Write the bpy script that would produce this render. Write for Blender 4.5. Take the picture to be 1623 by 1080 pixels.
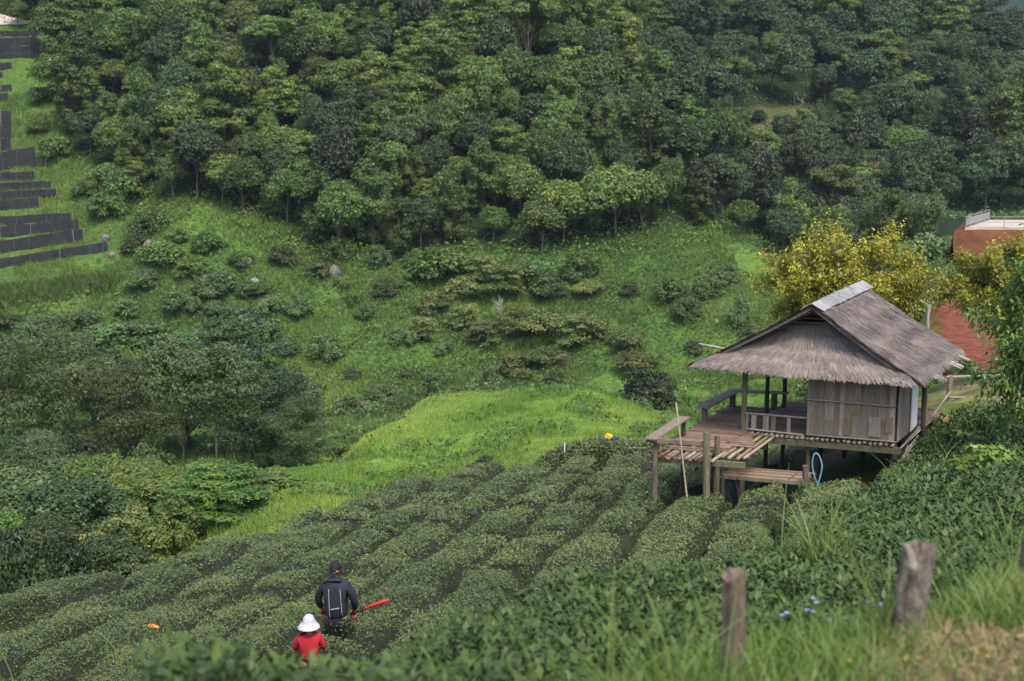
import bpy, math, random
import numpy as np
from mathutils import Vector, Matrix

# ------------------------------------------------------------------ camera, sky, sun, exposure
scene = bpy.context.scene
for o in list(bpy.data.objects):
    bpy.data.objects.remove(o)
F = 2254.0                                    # focal length in pixels of a 1623 px wide frame (50 mm on 36 mm)
PITCH = math.atan(390 / F)
CP, SP = math.cos(PITCH), math.sin(PITCH)
cam_data = bpy.data.cameras.new('camera')
cam_data.sensor_width = 36.0
cam_data.lens = 36.0 * F / 1623.0
cam_data.clip_start = 0.1
cam_data.clip_end = 9000
cam_data.dof.use_dof = True
cam_data.dof.focus_distance = 31.0
cam_data.dof.aperture_fstop = 2.4
camera = bpy.data.objects.new('camera', cam_data)
scene.collection.objects.link(camera)
camera.location = (0, 0, 0)
camera.rotation_euler = (math.pi / 2 - PITCH, 0, 0)
scene.camera = camera

SUN_ELEV, SUN_AZ = math.radians(58), math.radians(160)      # azimuth clockwise from +Y: behind the camera, to its right
world = bpy.data.worlds.new('World')
scene.world = world
world.use_nodes = True
wn = world.node_tree
bg = wn.nodes['Background']
sky = wn.nodes.new('ShaderNodeTexSky')
sky.sky_type = 'NISHITA'
sky.sun_disc = False
sky.sun_elevation = SUN_ELEV
sky.sun_rotation = SUN_AZ
sky.air_density = 1.0
sky.dust_density = 4.0
sky.ozone_density = 1.0
wn.links.new(sky.outputs[0], bg.inputs[0])
bg.inputs[1].default_value = 0.15
sd = bpy.data.lights.new('sun', 'SUN')
sd.energy = 1.4
sd.angle = math.radians(14)
sd.color = (1.0, 0.95, 0.86)
sun = bpy.data.objects.new('sun', sd)
scene.collection.objects.link(sun)
_sdir = Vector((math.sin(SUN_AZ) * math.cos(SUN_ELEV), math.cos(SUN_AZ) * math.cos(SUN_ELEV), math.sin(SUN_ELEV)))
sun.rotation_euler = (-_sdir).to_track_quat('-Z', 'Y').to_euler()
scene.view_settings.view_transform = 'Standard'
scene.view_settings.look = 'None'
scene.view_settings.gamma = 1.0
scene.view_settings.use_curve_mapping = False
scene.view_settings.exposure = 1.02
scene.cycles.max_bounces = 5
scene.cycles.diffuse_bounces = 3
scene.cycles.glossy_bounces = 2
scene.cycles.transmission_bounces = 3
scene.cycles.transparent_max_bounces = 4
scene.cycles.volume_bounces = 0
scene.cycles.use_denoising = True
scene.cycles.sample_clamp_indirect = 4.0

# ------------------------------------------------------------------ helpers
COL = scene.collection
R = math.radians

def hsh(ix, iy, seed):
    h = (ix.astype(np.int64) * 374761393 + iy.astype(np.int64) * 668265263 + seed * 974711) & 0x7fffffff
    h = ((h ^ (h >> 13)) * 1274126177) & 0x7fffffff
    return ((h ^ (h >> 16)) & 0xffff) / 65535.0

def vnoise(x, y, seed=0):
    x = np.asarray(x, float); y = np.asarray(y, float)
    ix = np.floor(x); iy = np.floor(y)
    fx = x - ix; fy = y - iy
    fx = fx * fx * (3 - 2 * fx); fy = fy * fy * (3 - 2 * fy)
    a = hsh(ix, iy, seed); b = hsh(ix + 1, iy, seed); c = hsh(ix, iy + 1, seed); d = hsh(ix + 1, iy + 1, seed)
    return (a * (1 - fx) + b * fx) * (1 - fy) + (c * (1 - fx) + d * fx) * fy

def fbm(x, y, seed=0, octv=4):
    s = 0; a = .5; t = 0
    for i in range(octv):
        s = s + a * vnoise(x * 2 ** i, y * 2 ** i, seed + 17 * i); t += a; a *= .5
    return s / t

def smooth(a, b, x):
    t = np.clip((x - a) / (b - a), 0, 1)
    return t * t * (3 - 2 * t)

def ray(px, py):
    a = (np.asarray(px, float) - 811.5) / F
    b = (540 - np.asarray(py, float)) / F
    return a, CP + SP * b, -SP + CP * b

def P(px, py, Y):
    a, b, c = ray(px, py)
    return np.array([a / b * Y, Y + 0 * a, c / b * Y]).T

def project(x, y, z):
    d = y * CP - z * SP
    return 811.5 + F * x / d, 540 - F * (y * SP + z * CP) / d

def new_mesh(name, verts, faces, mat=None, tint=None, smooth_shade=False, col=None):
    """verts (n,3); faces: (m,k) array or list of index lists"""
    me = bpy.data.meshes.new(name)
    verts = np.asarray(verts, np.float32)
    if isinstance(faces, np.ndarray):
        m, k = faces.shape
        me.vertices.add(len(verts)); me.vertices.foreach_set('co', verts.ravel())
        me.loops.add(m * k); me.loops.foreach_set('vertex_index', faces.astype(np.int32).ravel())
        me.polygons.add(m)
        me.polygons.foreach_set('loop_start', np.arange(0, m * k, k, dtype=np.int32))
        me.polygons.foreach_set('loop_total', np.full(m, k, np.int32))
    else:
        me.from_pydata(verts.tolist(), [], faces)
    if tint is not None:
        at = me.attributes.new('tint', 'FLOAT', 'POINT')
        at.data.foreach_set('value', np.asarray(tint, np.float32))
    if col is not None:
        at = me.attributes.new('col', 'FLOAT_COLOR', 'POINT')
        c4 = np.ones((len(verts), 4), np.float32); c4[:, :3] = col
        at.data.foreach_set('color', c4.ravel())
    if smooth_shade:
        me.polygons.foreach_set('use_smooth', np.ones(len(me.polygons), bool))
    me.update(calc_edges=True)
    if mat is not None:
        me.materials.append(mat)
    return me

def link(name, data, parent=None):
    o = bpy.data.objects.new(name, data)
    COL.objects.link(o)
    if parent is not None:
        o.parent = parent
    return o

def tag(o, label=None, cat=None, group=None, kind=None):
    if label: o['label'] = label
    if cat: o['category'] = cat
    if group: o['group'] = group
    if kind: o['kind'] = kind
    return o

def thing(name, label, cat, loc=(0, 0, 0), rotz=0.0, group=None):
    o = link(name, None)
    o.location = loc
    o.rotation_euler = (0, 0, rotz)
    return tag(o, label, cat, group)

class MB:
    """collects boxes, bars, tubes and sheets of ONE part"""
    def __init__(self): self.v = []; self.f = []
    def add(self, vs, fs):
        n = len(self.v); self.v += [tuple(map(float, q)) for q in vs]; self.f += [[i + n for i in q] for q in fs]; return self
    def hexa(self, c):
        return self.add(c, [(0, 3, 2, 1), (4, 5, 6, 7), (0, 1, 5, 4), (1, 2, 6, 5), (2, 3, 7, 6), (3, 0, 4, 7)])
    def box(self, x0, x1, y0, y1, z0, z1):
        return self.hexa([(x0, y0, z0), (x1, y0, z0), (x1, y1, z0), (x0, y1, z0), (x0, y0, z1), (x1, y0, z1), (x1, y1, z1), (x0, y1, z1)])
    def bar(self, p, q, w, h=None, up=(0, 0, 1)):
        """a squared bar from p to q, w across, h along up"""
        h = w if h is None else h
        p = Vector(p); q = Vector(q); d = (q - p).normalized(); u = Vector(up)
        s = d.cross(u)
        if s.length < 1e-4: s = d.cross(Vector((1, 0, 0)))
        s.normalize(); u = s.cross(d).normalized(); s = s * w / 2; u = u * h / 2
        return self.hexa([p - s - u, p + s - u, q + s - u, q - s - u, p - s + u, p + s + u, q + s + u, q - s + u])
    def tube(self, pts, radii, n=8, cap=True, wob=0.0, rng=None):
        pts = [Vector(q) for q in pts]; k = len(pts)
        if not hasattr(radii, '__len__'): radii = [radii] * k
        vs = []; fs = []
        ref = Vector((0.3, 0.9, 0.2))
        for i, q in enumerate(pts):
            d = (pts[min(i + 1, k - 1)] - pts[max(i - 1, 0)]).normalized()
            r_ = ref if abs(d.dot(ref)) < .9 else Vector((1, 0, 0))
            s = d.cross(r_).normalized(); u = s.cross(d)
            for j in range(n):
                a = 2 * math.pi * j / n
                rr = radii[i] * (1 + (rng.uniform(-wob, wob) if rng else 0))
                vs.append(q + s * (math.cos(a) * rr) + u * (math.sin(a) * rr))
        for i in range(k - 1):
            for j in range(n):
                fs.append((i * n + j, i * n + (j + 1) % n, (i + 1) * n + (j + 1) % n, (i + 1) * n + j))
        if cap:
            fs.append(tuple(range(n - 1, -1, -1))); fs.append(tuple((k - 1) * n + j for j in range(n)))
        return self.add(vs, fs)
    def mesh(self, name, mat, smooth_shade=False):
        return new_mesh(name, np.array(self.v), self.f, mat, smooth_shade=smooth_shade)
    def build(self, name, mat, parent=None, smooth_shade=False):
        return link(name, self.mesh(name, mat, smooth_shade), parent)

# ------------------------------------------------------------------ materials
def nt(name):
    m = bpy.data.materials.new(name); m.use_nodes = True
    t = m.node_tree; b = t.nodes['Principled BSDF']
    return m, t, b

def N(t, kind, **kw):
    n = t.nodes.new(kind)
    for k, v in kw.items(): setattr(n, k, v)
    return n

def ramp(t, stops, fac):
    r = N(t, 'ShaderNodeValToRGB')
    e = r.color_ramp.elements
    while len(e) < len(stops): e.new(0.5)
    for q, (pos, c) in zip(e, stops): q.position = pos; q.color = (*c, 1)
    t.links.new(fac, r.inputs[0])
    return r.outputs[0]

def leaf_mat(name, c0, c1, c2, rough=.5, trans=.3, vary=.5, spec=.4):
    """tint attribute (each leaf) -> colour, each object's own random value shifts it"""
    m, t, b = nt(name)
    at = N(t, 'ShaderNodeAttribute'); at.attribute_name = 'tint'
    col = ramp(t, [(0.0, c0), (.5, c1), (1.0, c2)], at.outputs['Fac'])
    oi = N(t, 'ShaderNodeObjectInfo')
    hs = N(t, 'ShaderNodeHueSaturation')
    mr = N(t, 'ShaderNodeMapRange'); mr.inputs[3].default_value = 1 - vary * .55; mr.inputs[4].default_value = 1 + vary * .55
    t.links.new(oi.outputs['Random'], mr.inputs[0])
    ml = N(t, 'ShaderNodeMath', operation='MULTIPLY'); ml.inputs[1].default_value = 7.31
    t.links.new(oi.outputs['Random'], ml.inputs[0])
    fr = N(t, 'ShaderNodeMath', operation='FRACT'); t.links.new(ml.outputs[0], fr.inputs[0])
    mh = N(t, 'ShaderNodeMapRange'); mh.inputs[3].default_value = .5 - .018 * vary; mh.inputs[4].default_value = .5 + .030 * vary
    t.links.new(fr.outputs[0], mh.inputs[0])
    t.links.new(mh.outputs[0], hs.inputs['Hue'])
    t.links.new(mr.outputs[0], hs.inputs['Value'])
    t.links.new(col, hs.inputs['Color'])
    t.links.new(hs.outputs[0], b.inputs['Base Color'])
    b.inputs['Roughness'].default_value = rough
    b.inputs['Specular IOR Level'].default_value = spec
    tr = N(t, 'ShaderNodeBsdfTranslucent'); t.links.new(hs.outputs[0], tr.inputs[0])
    mx = N(t, 'ShaderNodeMixShader'); mx.inputs[0].default_value = trans
    t.links.new(b.outputs[0], mx.inputs[1]); t.links.new(tr.outputs[0], mx.inputs[2])
    t.links.new(mx.outputs[0], t.nodes['Material Output'].inputs[0])
    return m

def solid_mat(name, c0, c1, scale=3.0, rough=.8, stretch=(1, 1, 1), bump=.3, vary=.3, spec=.3, detail=6, metallic=0.0):
    """two-colour weathered surface in object space; each piece gets its own shade"""
    m, t, b = nt(name)
    tc = N(t, 'ShaderNodeTexCoord'); mp = N(t, 'ShaderNodeMapping'); mp.inputs['Scale'].default_value = stretch
    oi = N(t, 'ShaderNodeObjectInfo')
    ad = N(t, 'ShaderNodeVectorMath', operation='ADD')
    cmb = N(t, 'ShaderNodeCombineXYZ')
    ml = N(t, 'ShaderNodeMath', operation='MULTIPLY'); ml.inputs[1].default_value = 37.0
    t.links.new(oi.outputs['Random'], ml.inputs[0])
    for i in range(3): t.links.new(ml.outputs[0], cmb.inputs[i])
    t.links.new(tc.outputs['Object'], mp.inputs[0]); t.links.new(mp.outputs[0], ad.inputs[0]); t.links.new(cmb.outputs[0], ad.inputs[1])
    nz = N(t, 'ShaderNodeTexNoise'); nz.inputs['Scale'].default_value = scale; nz.inputs['Detail'].default_value = detail; nz.inputs['Roughness'].default_value = .65
    t.links.new(ad.outputs[0], nz.inputs['Vector'])
    col = ramp(t, [(.3, c0), (.7, c1)], nz.outputs[0])
    hs = N(t, 'ShaderNodeHueSaturation')
    mr = N(t, 'ShaderNodeMapRange'); mr.inputs[3].default_value = 1 - vary; mr.inputs[4].default_value = 1 + vary
    t.links.new(oi.outputs['Random'], mr.inputs[0]); t.links.new(mr.outputs[0], hs.inputs['Value'])
    t.links.new(col, hs.inputs['Color']); t.links.new(hs.outputs[0], b.inputs['Base Color'])
    b.inputs['Roughness'].default_value = rough; b.inputs['Specular IOR Level'].default_value = spec
    b.inputs['Metallic'].default_value = metallic
    bp = N(t, 'ShaderNodeBump'); bp.inputs['Strength'].default_value = bump; bp.inputs['Distance'].default_value = .02
    t.links.new(nz.outputs[0], bp.inputs['Height']); t.links.new(bp.outputs[0], b.inputs['Normal'])
    return m

M = {}
M['tea'] = leaf_mat('tea_leaf_trimmed', (0.045, 0.071, 0.024), (0.091, 0.124, 0.038), (0.194, 0.214, 0.062), rough=.48, trans=.15, vary=.10, spec=.35)
M['tea_big'] = leaf_mat('tea_leaf_long', (0.022, 0.045, 0.014), (0.039, 0.074, 0.020), (0.078, 0.118, 0.028), rough=.5, trans=.15, vary=.10, spec=.25)
M['tea_core'] = solid_mat('tea_twigs', (0.013, 0.017, 0.009), (0.027, 0.033, 0.015), 9, rough=.9, bump=1.0, vary=.1)
M['forest'] = leaf_mat('forest_leaf', (0.045, 0.080, 0.020), (0.087, 0.137, 0.026), (0.165, 0.207, 0.037), vary=.8, trans=.25)
M['forest_y'] = leaf_mat('forest_leaf_yellow', (0.051, 0.090, 0.018), (0.096, 0.149, 0.025), (0.198, 0.241, 0.042), vary=.6, trans=.25)
M['forest_b'] = leaf_mat('forest_leaf_blue_and_shade', (0.024, 0.042, 0.016), (0.042, 0.070, 0.023), (0.072, 0.100, 0.031), vary=.7, trans=.2)  # dark bluish leaves; on the far hill they carry painted cloud shade
M['forest_o'] = leaf_mat('forest_leaf_olive', (0.047, 0.074, 0.024), (0.085, 0.123, 0.038), (0.141, 0.179, 0.061), vary=.6, trans=.25)
M['shrub_r'] = leaf_mat('shrub_leaf_russet', (0.067, 0.110, 0.030), (0.132, 0.179, 0.045), (0.243, 0.224, 0.062), vary=.5, trans=.25)
M['shrub_d'] = leaf_mat('shrub_leaf_dark', (0.060, 0.108, 0.038), (0.104, 0.173, 0.055), (0.174, 0.250, 0.073), vary=.5, trans=.25)
M['shrub_g'] = leaf_mat('shrub_leaf_green', (0.055, 0.105, 0.024), (0.095, 0.162, 0.035), (0.171, 0.229, 0.052), vary=.5, trans=.3)
M['weeds'] = leaf_mat('weed_leaf', (0.044, 0.091, 0.018), (0.082, 0.147, 0.026), (0.142, 0.202, 0.040), vary=.05, trans=.3)
M['pale'] = leaf_mat('pale_flowering_leaf', (.09, .09, .035), (.18, .17, .07), (.28, .25, .12), vary=.3, trans=.25)
M['yellow'] = leaf_mat('yellow_tree_leaf', (0.123, 0.151, 0.022), (0.291, 0.297, 0.036), (0.560, 0.515, 0.078), vary=.10, trans=.4)
M['glossy'] = leaf_mat('glossy_green_leaf', (0.059, 0.131, 0.028), (0.127, 0.227, 0.035), (0.315, 0.330, 0.035), vary=.15, trans=.3, rough=.35, spec=.5)
M['hill_grass'] = leaf_mat('hill_grass_blade', (0.065, 0.119, 0.024), (0.114, 0.175, 0.035), (0.185, 0.233, 0.058), vary=.05, trans=.35, rough=.6)
M['knoll_grass'] = leaf_mat('knoll_grass_blade', (0.127, 0.223, 0.036), (0.226, 0.333, 0.058), (0.365, 0.420, 0.087), vary=.05, trans=.35, rough=.6)
M['near_grass'] = leaf_mat('near_grass_blade', (0.045, 0.099, 0.020), (0.099, 0.180, 0.031), (0.235, 0.252, 0.068), vary=.1, trans=.35, rough=.5)
M['straw'] = leaf_mat('dry_straw', (.16, .13, .06), (.28, .22, .10), (.38, .30, .15), vary=.1, trans=.3, rough=.7)
M['trunk'] = solid_mat('bark', (.05, .042, .032), (.14, .12, .095), 4, stretch=(3, 3, .6), vary=.4)
M['trunk_pale'] = solid_mat('pale_bark', (.16, .15, .13), (.34, .32, .28), 4, stretch=(3, 3, .6), vary=.25)
M['post'] = solid_mat('weathered_post', (.055, .043, .034), (.17, .145, .12), 5, stretch=(4, 4, .5), bump=.6, vary=.25)
M['post_dark'] = solid_mat('dark_post', (.030, .024, .020), (.075, .06, .05), 5, stretch=(4, 4, .5), bump=.5, vary=.2)
M['post_moss'] = solid_mat('mossy_post', (.075, .075, .035), (.20, .18, .12), 4, stretch=(3, 3, .7), bump=.5, vary=.2)
M['plank'] = solid_mat('deck_plank', (0.087, 0.056, 0.040), (0.280, 0.190, 0.133), 4, stretch=(1, 9, 6), bump=.5, vary=.35)
M['board'] = solid_mat('bench_board', (0.132, 0.105, 0.083), (0.297, 0.237, 0.187), 4, stretch=(1, 6, 6), bump=.5, vary=.2)
M['bamboo'] = solid_mat('old_bamboo', (.15, .125, .085), (.34, .29, .21), 4, stretch=(5, 5, 5), bump=.3, vary=.3)
M['bamboo_grey'] = solid_mat('grey_bamboo', (.19, .175, .155), (.40, .375, .335), 4, stretch=(5, 5, 5), bump=.3, vary=.25)
M['strip'] = solid_mat('bamboo_strip', (0.145, 0.121, 0.097), (0.398, 0.339, 0.270), 3.2, stretch=(22, 22, 1.1), bump=.7, vary=.38)
M['strip_tan'] = solid_mat('tan_bamboo_strip', (0.165, 0.123, 0.079), (0.374, 0.292, 0.198), 3.2, stretch=(22, 22, 1.1), bump=.7, vary=.3)
M['thatch'] = leaf_mat('thatch_straw', (0.087, 0.072, 0.065), (0.198, 0.169, 0.152), (0.333, 0.294, 0.269), vary=.04, trans=.05, rough=.85, spec=.15)
M['thatch_core'] = solid_mat('thatch_mass', (.05, .042, .036), (.10, .085, .072), 14, bump=1.0, vary=.05)
M['ridge'] = solid_mat('ridge_sheet', (0.151, 0.151, 0.151), (0.312, 0.318, 0.323), 5, rough=.7, bump=.5, vary=.15)
M['white_panel'] = solid_mat('white_panel', (.66, .70, .73), (.80, .82, .84), 6, rough=.5, bump=.1, vary=.03)
M['red_soil'] = solid_mat('red_soil', (0.069, 0.026, 0.011), (0.157, 0.059, 0.026), .9, rough=.95, bump=1.0, vary=.05, detail=9)
M['concrete'] = solid_mat('pale_concrete', (0.315, 0.270, 0.225), (0.465, 0.420, 0.360), .6, rough=.9, bump=.3, vary=.05)
M['shade'] = solid_mat('black_shade_cloth', (.012, .013, .016), (.032, .034, .040), .45, rough=.75, stretch=(1, 1, 2.5), bump=.5, vary=.06, spec=.3)
M['rock'] = solid_mat('grey_rock', (.07, .066, .062), (.24, .225, .21), 1.6, rough=.9, bump=1.0, vary=.2)
M['galv'] = solid_mat('pale_rail', (0.214, 0.219, 0.229), (0.295, 0.300, 0.310), 3, rough=.5, bump=.1, vary=.05)
# ------------------------------------------------------------------ terrain: one sheet
def tz(py):
    a, b, c = ray(0, py); return c / b

def plane_top(x, y):                                   # top of the clipped tea on its slope
    return -7.7 + .09 * (x + 2.5) - .185 * (y - 20)

TEA_H = .75
def prof(px, near, edge, rest):
    """near: (Y,z) before the tea field; field plane up to edge; rest: (Y, py) seen from here or (Y, None, z)"""
    u = (px - 811.5) / F / .99
    k = list(near)
    for Y in np.arange(18, edge - .5, 4.0):
        if Y > near[-1][0] + 1.5: k.append((Y, float(plane_top(u * Y, Y)) - TEA_H))
    k.append((edge, float(plane_top(u * edge, edge)) - TEA_H))
    for e in rest: k.append((e[0], e[2] if len(e) == 3 else tz(e[1]) * e[0]))
    return u, k

COLS = [
 prof(0, [(0,-1.6),(3,-2.2),(6,-3.6),(10,-5.8),(14,-7.5)], 26.5,
      [(31,0,-13),(45,0,-18.5),(60,0,-22),(90,0,-27),(120,0,-31),(150,0,-31.5),(165,560),(173,500),(184,430),(202,300),(222,170),(242,40),(265,-120),(285,-220),(330,0,42),(600,0,40)]),
 prof(160, [(0,-1.6),(3,-2.15),(6,-3.4),(10,-5.5),(14,-7.4)], 29,
      [(34,0,-14),(45,0,-17.8),(60,0,-20.5),(90,0,-26),(120,0,-31),(148,0,-32.5),(165,560),(173,500),(184,420),(200,310),(242,30),(265,-120),(285,-220),(330,0,42),(600,0,40)]),
 prof(300, [(0,-1.6),(3,-2.2),(6,-3.35),(7,-4.1),(10,-5.9),(14,-7.4)], 32.4,
      [(37,0,-14.2),(45,0,-15.9),(55,0,-17.2),(62,0,-18.2),(80,0,-22.5),(100,0,-27),(125,0,-31),(150,0,-33.2),(160,600),(172,500),(183,400),(192,330),(240,0),(265,-150),(290,-230),(330,0,42),(600,0,40)]),
 prof(500, [(0,-1.6),(3,-2.2),(5.5,-3.2),(7,-3.75),(8,-4.6),(10.5,-6.2),(14,-7.4)], 40,
      [(44,0,-14),(50,0,-15),(55,0,-15.6),(62,0,-16.6),(68,0,-18.5),(90,0,-24),(120,0,-30),(150,655),(159,600),(171,500),(181,420),(193,330),(240,0),(265,-150),(290,-230),(330,0,42),(600,0,40)]),
 prof(600, [(0,-1.6),(3,-2.2),(5.8,-3.3),(8,-4.2),(9.5,-5.0),(12,-6.5)], 44,
      [(49,0,-14.8),(55,0,-15.9),(62,0,-17.0),(69,0,-16.9),(74,0,-17.7),(82,0,-20.5),(100,0,-24.5),(125,0,-30),(150,648),(158,598),(170,500),(180,420),(192,330),(239,0),(263,-150),(290,-230),(330,0,41),(600,0,40)]),
 prof(700, [(0,-1.6),(3,-2.2),(6,-3.45),(9,-4.3),(10.5,-5.2),(13,-6.6)], 48,
      [(53,0,-15.2),(58,0,-16.3),(64,0,-16.9),(70,0,-16.35),(76,0,-16.3),(82,0,-18.0),(100,0,-24),(125,0,-30),(150,640),(158,595),(170,500),(180,420),(191,330),(238,0),(262,-150),(290,-230),(330,0,40),(600,0,40)]),
 prof(900, [(0,-1.6),(3,-2.1),(5.5,-2.75),(7,-3.8),(11,-4.8),(13,-6.0)], 50,
      [(54,0,-14.9),(60,0,-15.8),(66,0,-15.85),(74,0,-15.75),(80,0,-17.0),(90,0,-20.5),(110,0,-26),(130,0,-30),(150,630),(156,595),(168,500),(178,420),(185,370),(214,150),(230,40),(240,10),(262,20),(300,-30),(340,-160),(380,0,42),(600,0,40)]),
 prof(1050, [(0,-1.6),(3,-2.1),(6,-2.65),(8,-3.95),(12,-5.0),(14,-6.1)], 48,
      [(56,0,-14.9),(64,0,-15.8),(70,0,-16.3),(75,0,-17.5),(85,0,-19.2),(110,0,-25),(130,0,-29.5),(150,610),(165,500),(176,420),(182,380),(192,300),(203,205),(210,190),(222,0,-9),(240,0,-10),(265,180),(300,70),(345,-20),(400,-160),(440,0,42),(600,0,40)]),
 prof(1200, [(0,-1.6),(3,-2.1),(6,-2.5),(8.5,-4.1),(13,-5.15),(15,-6.1)], 46,
      [(54,0,-14),(62,0,-16.5),(80,0,-21.5),(110,0,-26.5),(135,0,-29.5),(150,590),(162,500),(172,440),(180,395),(184,385),(194,0,-22),(212,0,-24.5),(225,405),(250,300),(290,150),(340,0),(380,-120),(430,0,42),(600,0,40)]),
 (((1350-811.5)/F/.99), [(0,-1.6),(3,-2.05),(6,-2.42),(7,-2.9),(9,-4.2),(12,-5.0),(18,-6.5),(22,-7.4),(28,-8.8),(34,-9.75),(38,-9.9),(44,-10.5),(52,-12.5),(65,-16),(80,-20),(110,-25),(150,-28),(200,-26.5),(225,tz(405)*225),(250,tz(300)*250),(290,tz(150)*290),(340,tz(0)*340),(375,tz(-100)*375),(430,36),(600,36)]),
 (((1500-811.5)/F/.99), [(0,-1.6),(3,-2.0),(6,-2.35),(7,-2.75),(8.7,-4.05),(11,-4.65),(20,-6.8),(26,-8.0),(33,-9.0),(40,-9.0),(46,-9.5),(55,-11.5),(65,-13.6),(75,-13.9),(88,-12.7),(98,-14.2),(115,-14.6),(128,-14),(150,-14.5),(180,-16),(210,-18.5),(230,tz(355)*230),(250,tz(290)*250),(290,tz(150)*290),(325,tz(40)*325),(345,tz(-5)*345),(365,16),(400,12),(600,-10)]),
 (((1623-811.5)/F/.99), [(0,-1.6),(3,-1.95),(6,-2.3),(7.5,-2.7),(9,-3.9),(11,-4.55),(20,-6.7),(26,-7.8),(32,-8.65),(40,-8.7),(46,-9.0),(55,-10.5),(65,-13),(75,-13.7),(88,-12.3),(98,-13.8),(115,-14.4),(128,-14),(150,-14.5),(180,-16),(210,-18.5),(230,tz(350)*230),(250,tz(295)*250),(290,tz(170)*290),(315,tz(125)*315),(330,tz(112)*330),(345,5),(400,-10),(600,-20)]),
 (((1850-811.5)/F/.99), [(0,-1.6),(3,-1.9),(6,-2.2),(9,-3.3),(12,-4.1),(18,-5.6),(24,-6.8),(30,-7.6),(34,-8.0),(40,-8.2),(46,-8.6),(55,-10),(65,-12),(75,-13),(88,-12),(98,-13.5),(115,-14.4),(150,-14.5),(180,-16),(210,-18.5),(230,-19),(250,-12),(290,-4),(310,-3),(330,-6),(400,-16),(600,-25)]),
]

def pchip(xk, yk, x):
    xk = np.asarray(xk, float); yk = np.asarray(yk, float)
    h = np.diff(xk); d = np.diff(yk) / h
    m = np.zeros(len(xk)); m[0] = d[0]; m[-1] = d[-1]
    for i in range(1, len(xk) - 1):
        if d[i - 1] * d[i] > 0:
            w1 = 2 * h[i] + h[i - 1]; w2 = h[i] + 2 * h[i - 1]
            m[i] = (w1 + w2) / (w1 / d[i - 1] + w2 / d[i])
    x = np.clip(x, xk[0], xk[-1])
    i = np.clip(np.searchsorted(xk, x) - 1, 0, len(xk) - 2)
    t = (x - xk[i]) / h[i]
    return ((1 + 2 * t) * (1 - t) ** 2 * yk[i] + t * (1 - t) ** 2 * h[i] * m[i] + t * t * (3 - 2 * t) * yk[i + 1] + t * t * (t - 1) * h[i] * m[i + 1])

YG = np.concatenate([np.linspace(0, 120, 481), np.linspace(120, 600, 800)[1:]])
UK = [c[0] for c in COLS]
ZK = np.array([pchip([q[0] for q in c[1]], [q[1] for q in c[1]], YG) for c in COLS])
UG = np.linspace(UK[0], UK[-1], 261)
ZT = np.array([pchip(UK, ZK[:, j], UG) for j in range(len(YG))]).T        # (u, Y)

def ground0(x, y):
    x = np.asarray(x, float); y = np.asarray(y, float)
    yy = np.clip(y, 0, 600)
    u = np.clip(x / np.maximum(y, 3.0), UG[0], UG[-1] - 1e-9)
    fu = (u - UG[0]) / (UG[1] - UG[0]); iu = np.clip(fu.astype(int), 0, len(UG) - 2); tu = fu - iu
    iy = np.clip(np.searchsorted(YG, yy) - 1, 0, len(YG) - 2); ty = (yy - YG[iy]) / (YG[iy + 1] - YG[iy])
    return (ZT[iu, iy] * (1 - tu) + ZT[iu + 1, iy] * tu) * (1 - ty) + (ZT[iu, iy + 1] * (1 - tu) + ZT[iu + 1, iy + 1] * tu) * ty

def ground(x, y):
    x = np.asarray(x, float); y = np.asarray(y, float)
    z = ground0(x, y)
    far = smooth(82, 105, y)
    z = z + far * (fbm(x / 9, y / 9, 3, 3) - .5) * 1.6 + far * (fbm(x / 2.2, y / 2.2, 5, 3) - .5) * .5
    z = z + (1 - far) * ((fbm(x / 1.5, y / 1.5, 8, 3) - .5) * .16 + smooth(52, 58, y) * (fbm(x / 5, y / 5, 9, 3) - .5) * .7)
    # the far blue ridge beyond the valley
    z = z + smooth(600, 1300, y) * (150 + 160 * (fbm(x / 420, y / 500, 21, 3) - .5))
    return z

def hit(px, py, y0=40, y1=420):
    """first point of the ground on the line of sight through (px, py)"""
    a, b, c = ray(px, py)
    Y = np.arange(y0, y1, 3.0)
    k = np.nonzero(ground0(a / b * Y, Y) + .9 >= c / b * Y)[0]          # coarse look first, then the exact ground
    if len(k) == 0 or k[0] == 0: return None
    Y = np.arange(Y[k[0]] - 6.0, min(Y[k[0]] + 14.0, y1), .4)
    g = ground(a / b * Y, Y)
    k = np.nonzero(g >= c / b * Y)[0]
    if len(k) == 0: return None
    return np.array([a / b * Y[k[0]], Y[k[0]], g[k[0]]])

uu = np.concatenate([np.linspace(-1.6, -.47, 30)[:-1], np.linspace(-.47, .47, 330), np.linspace(.47, 1.6, 30)[1:]])
yy = np.concatenate([np.linspace(-12, 3, 16)[:-1], np.linspace(3, 60, 150)[:-1], np.linspace(60, 140, 90)[:-1], np.linspace(140, 300, 190)[:-1], np.linspace(300, 460, 70)[:-1], np.geomspace(460, 1600, 40)])
UU, YY = np.meshgrid(uu, yy)
XX = UU * np.maximum(YY, 3.0)
ZZ = ground(XX, YY)
PX, PY = project(XX, np.maximum(YY, 1), ZZ)
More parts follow.
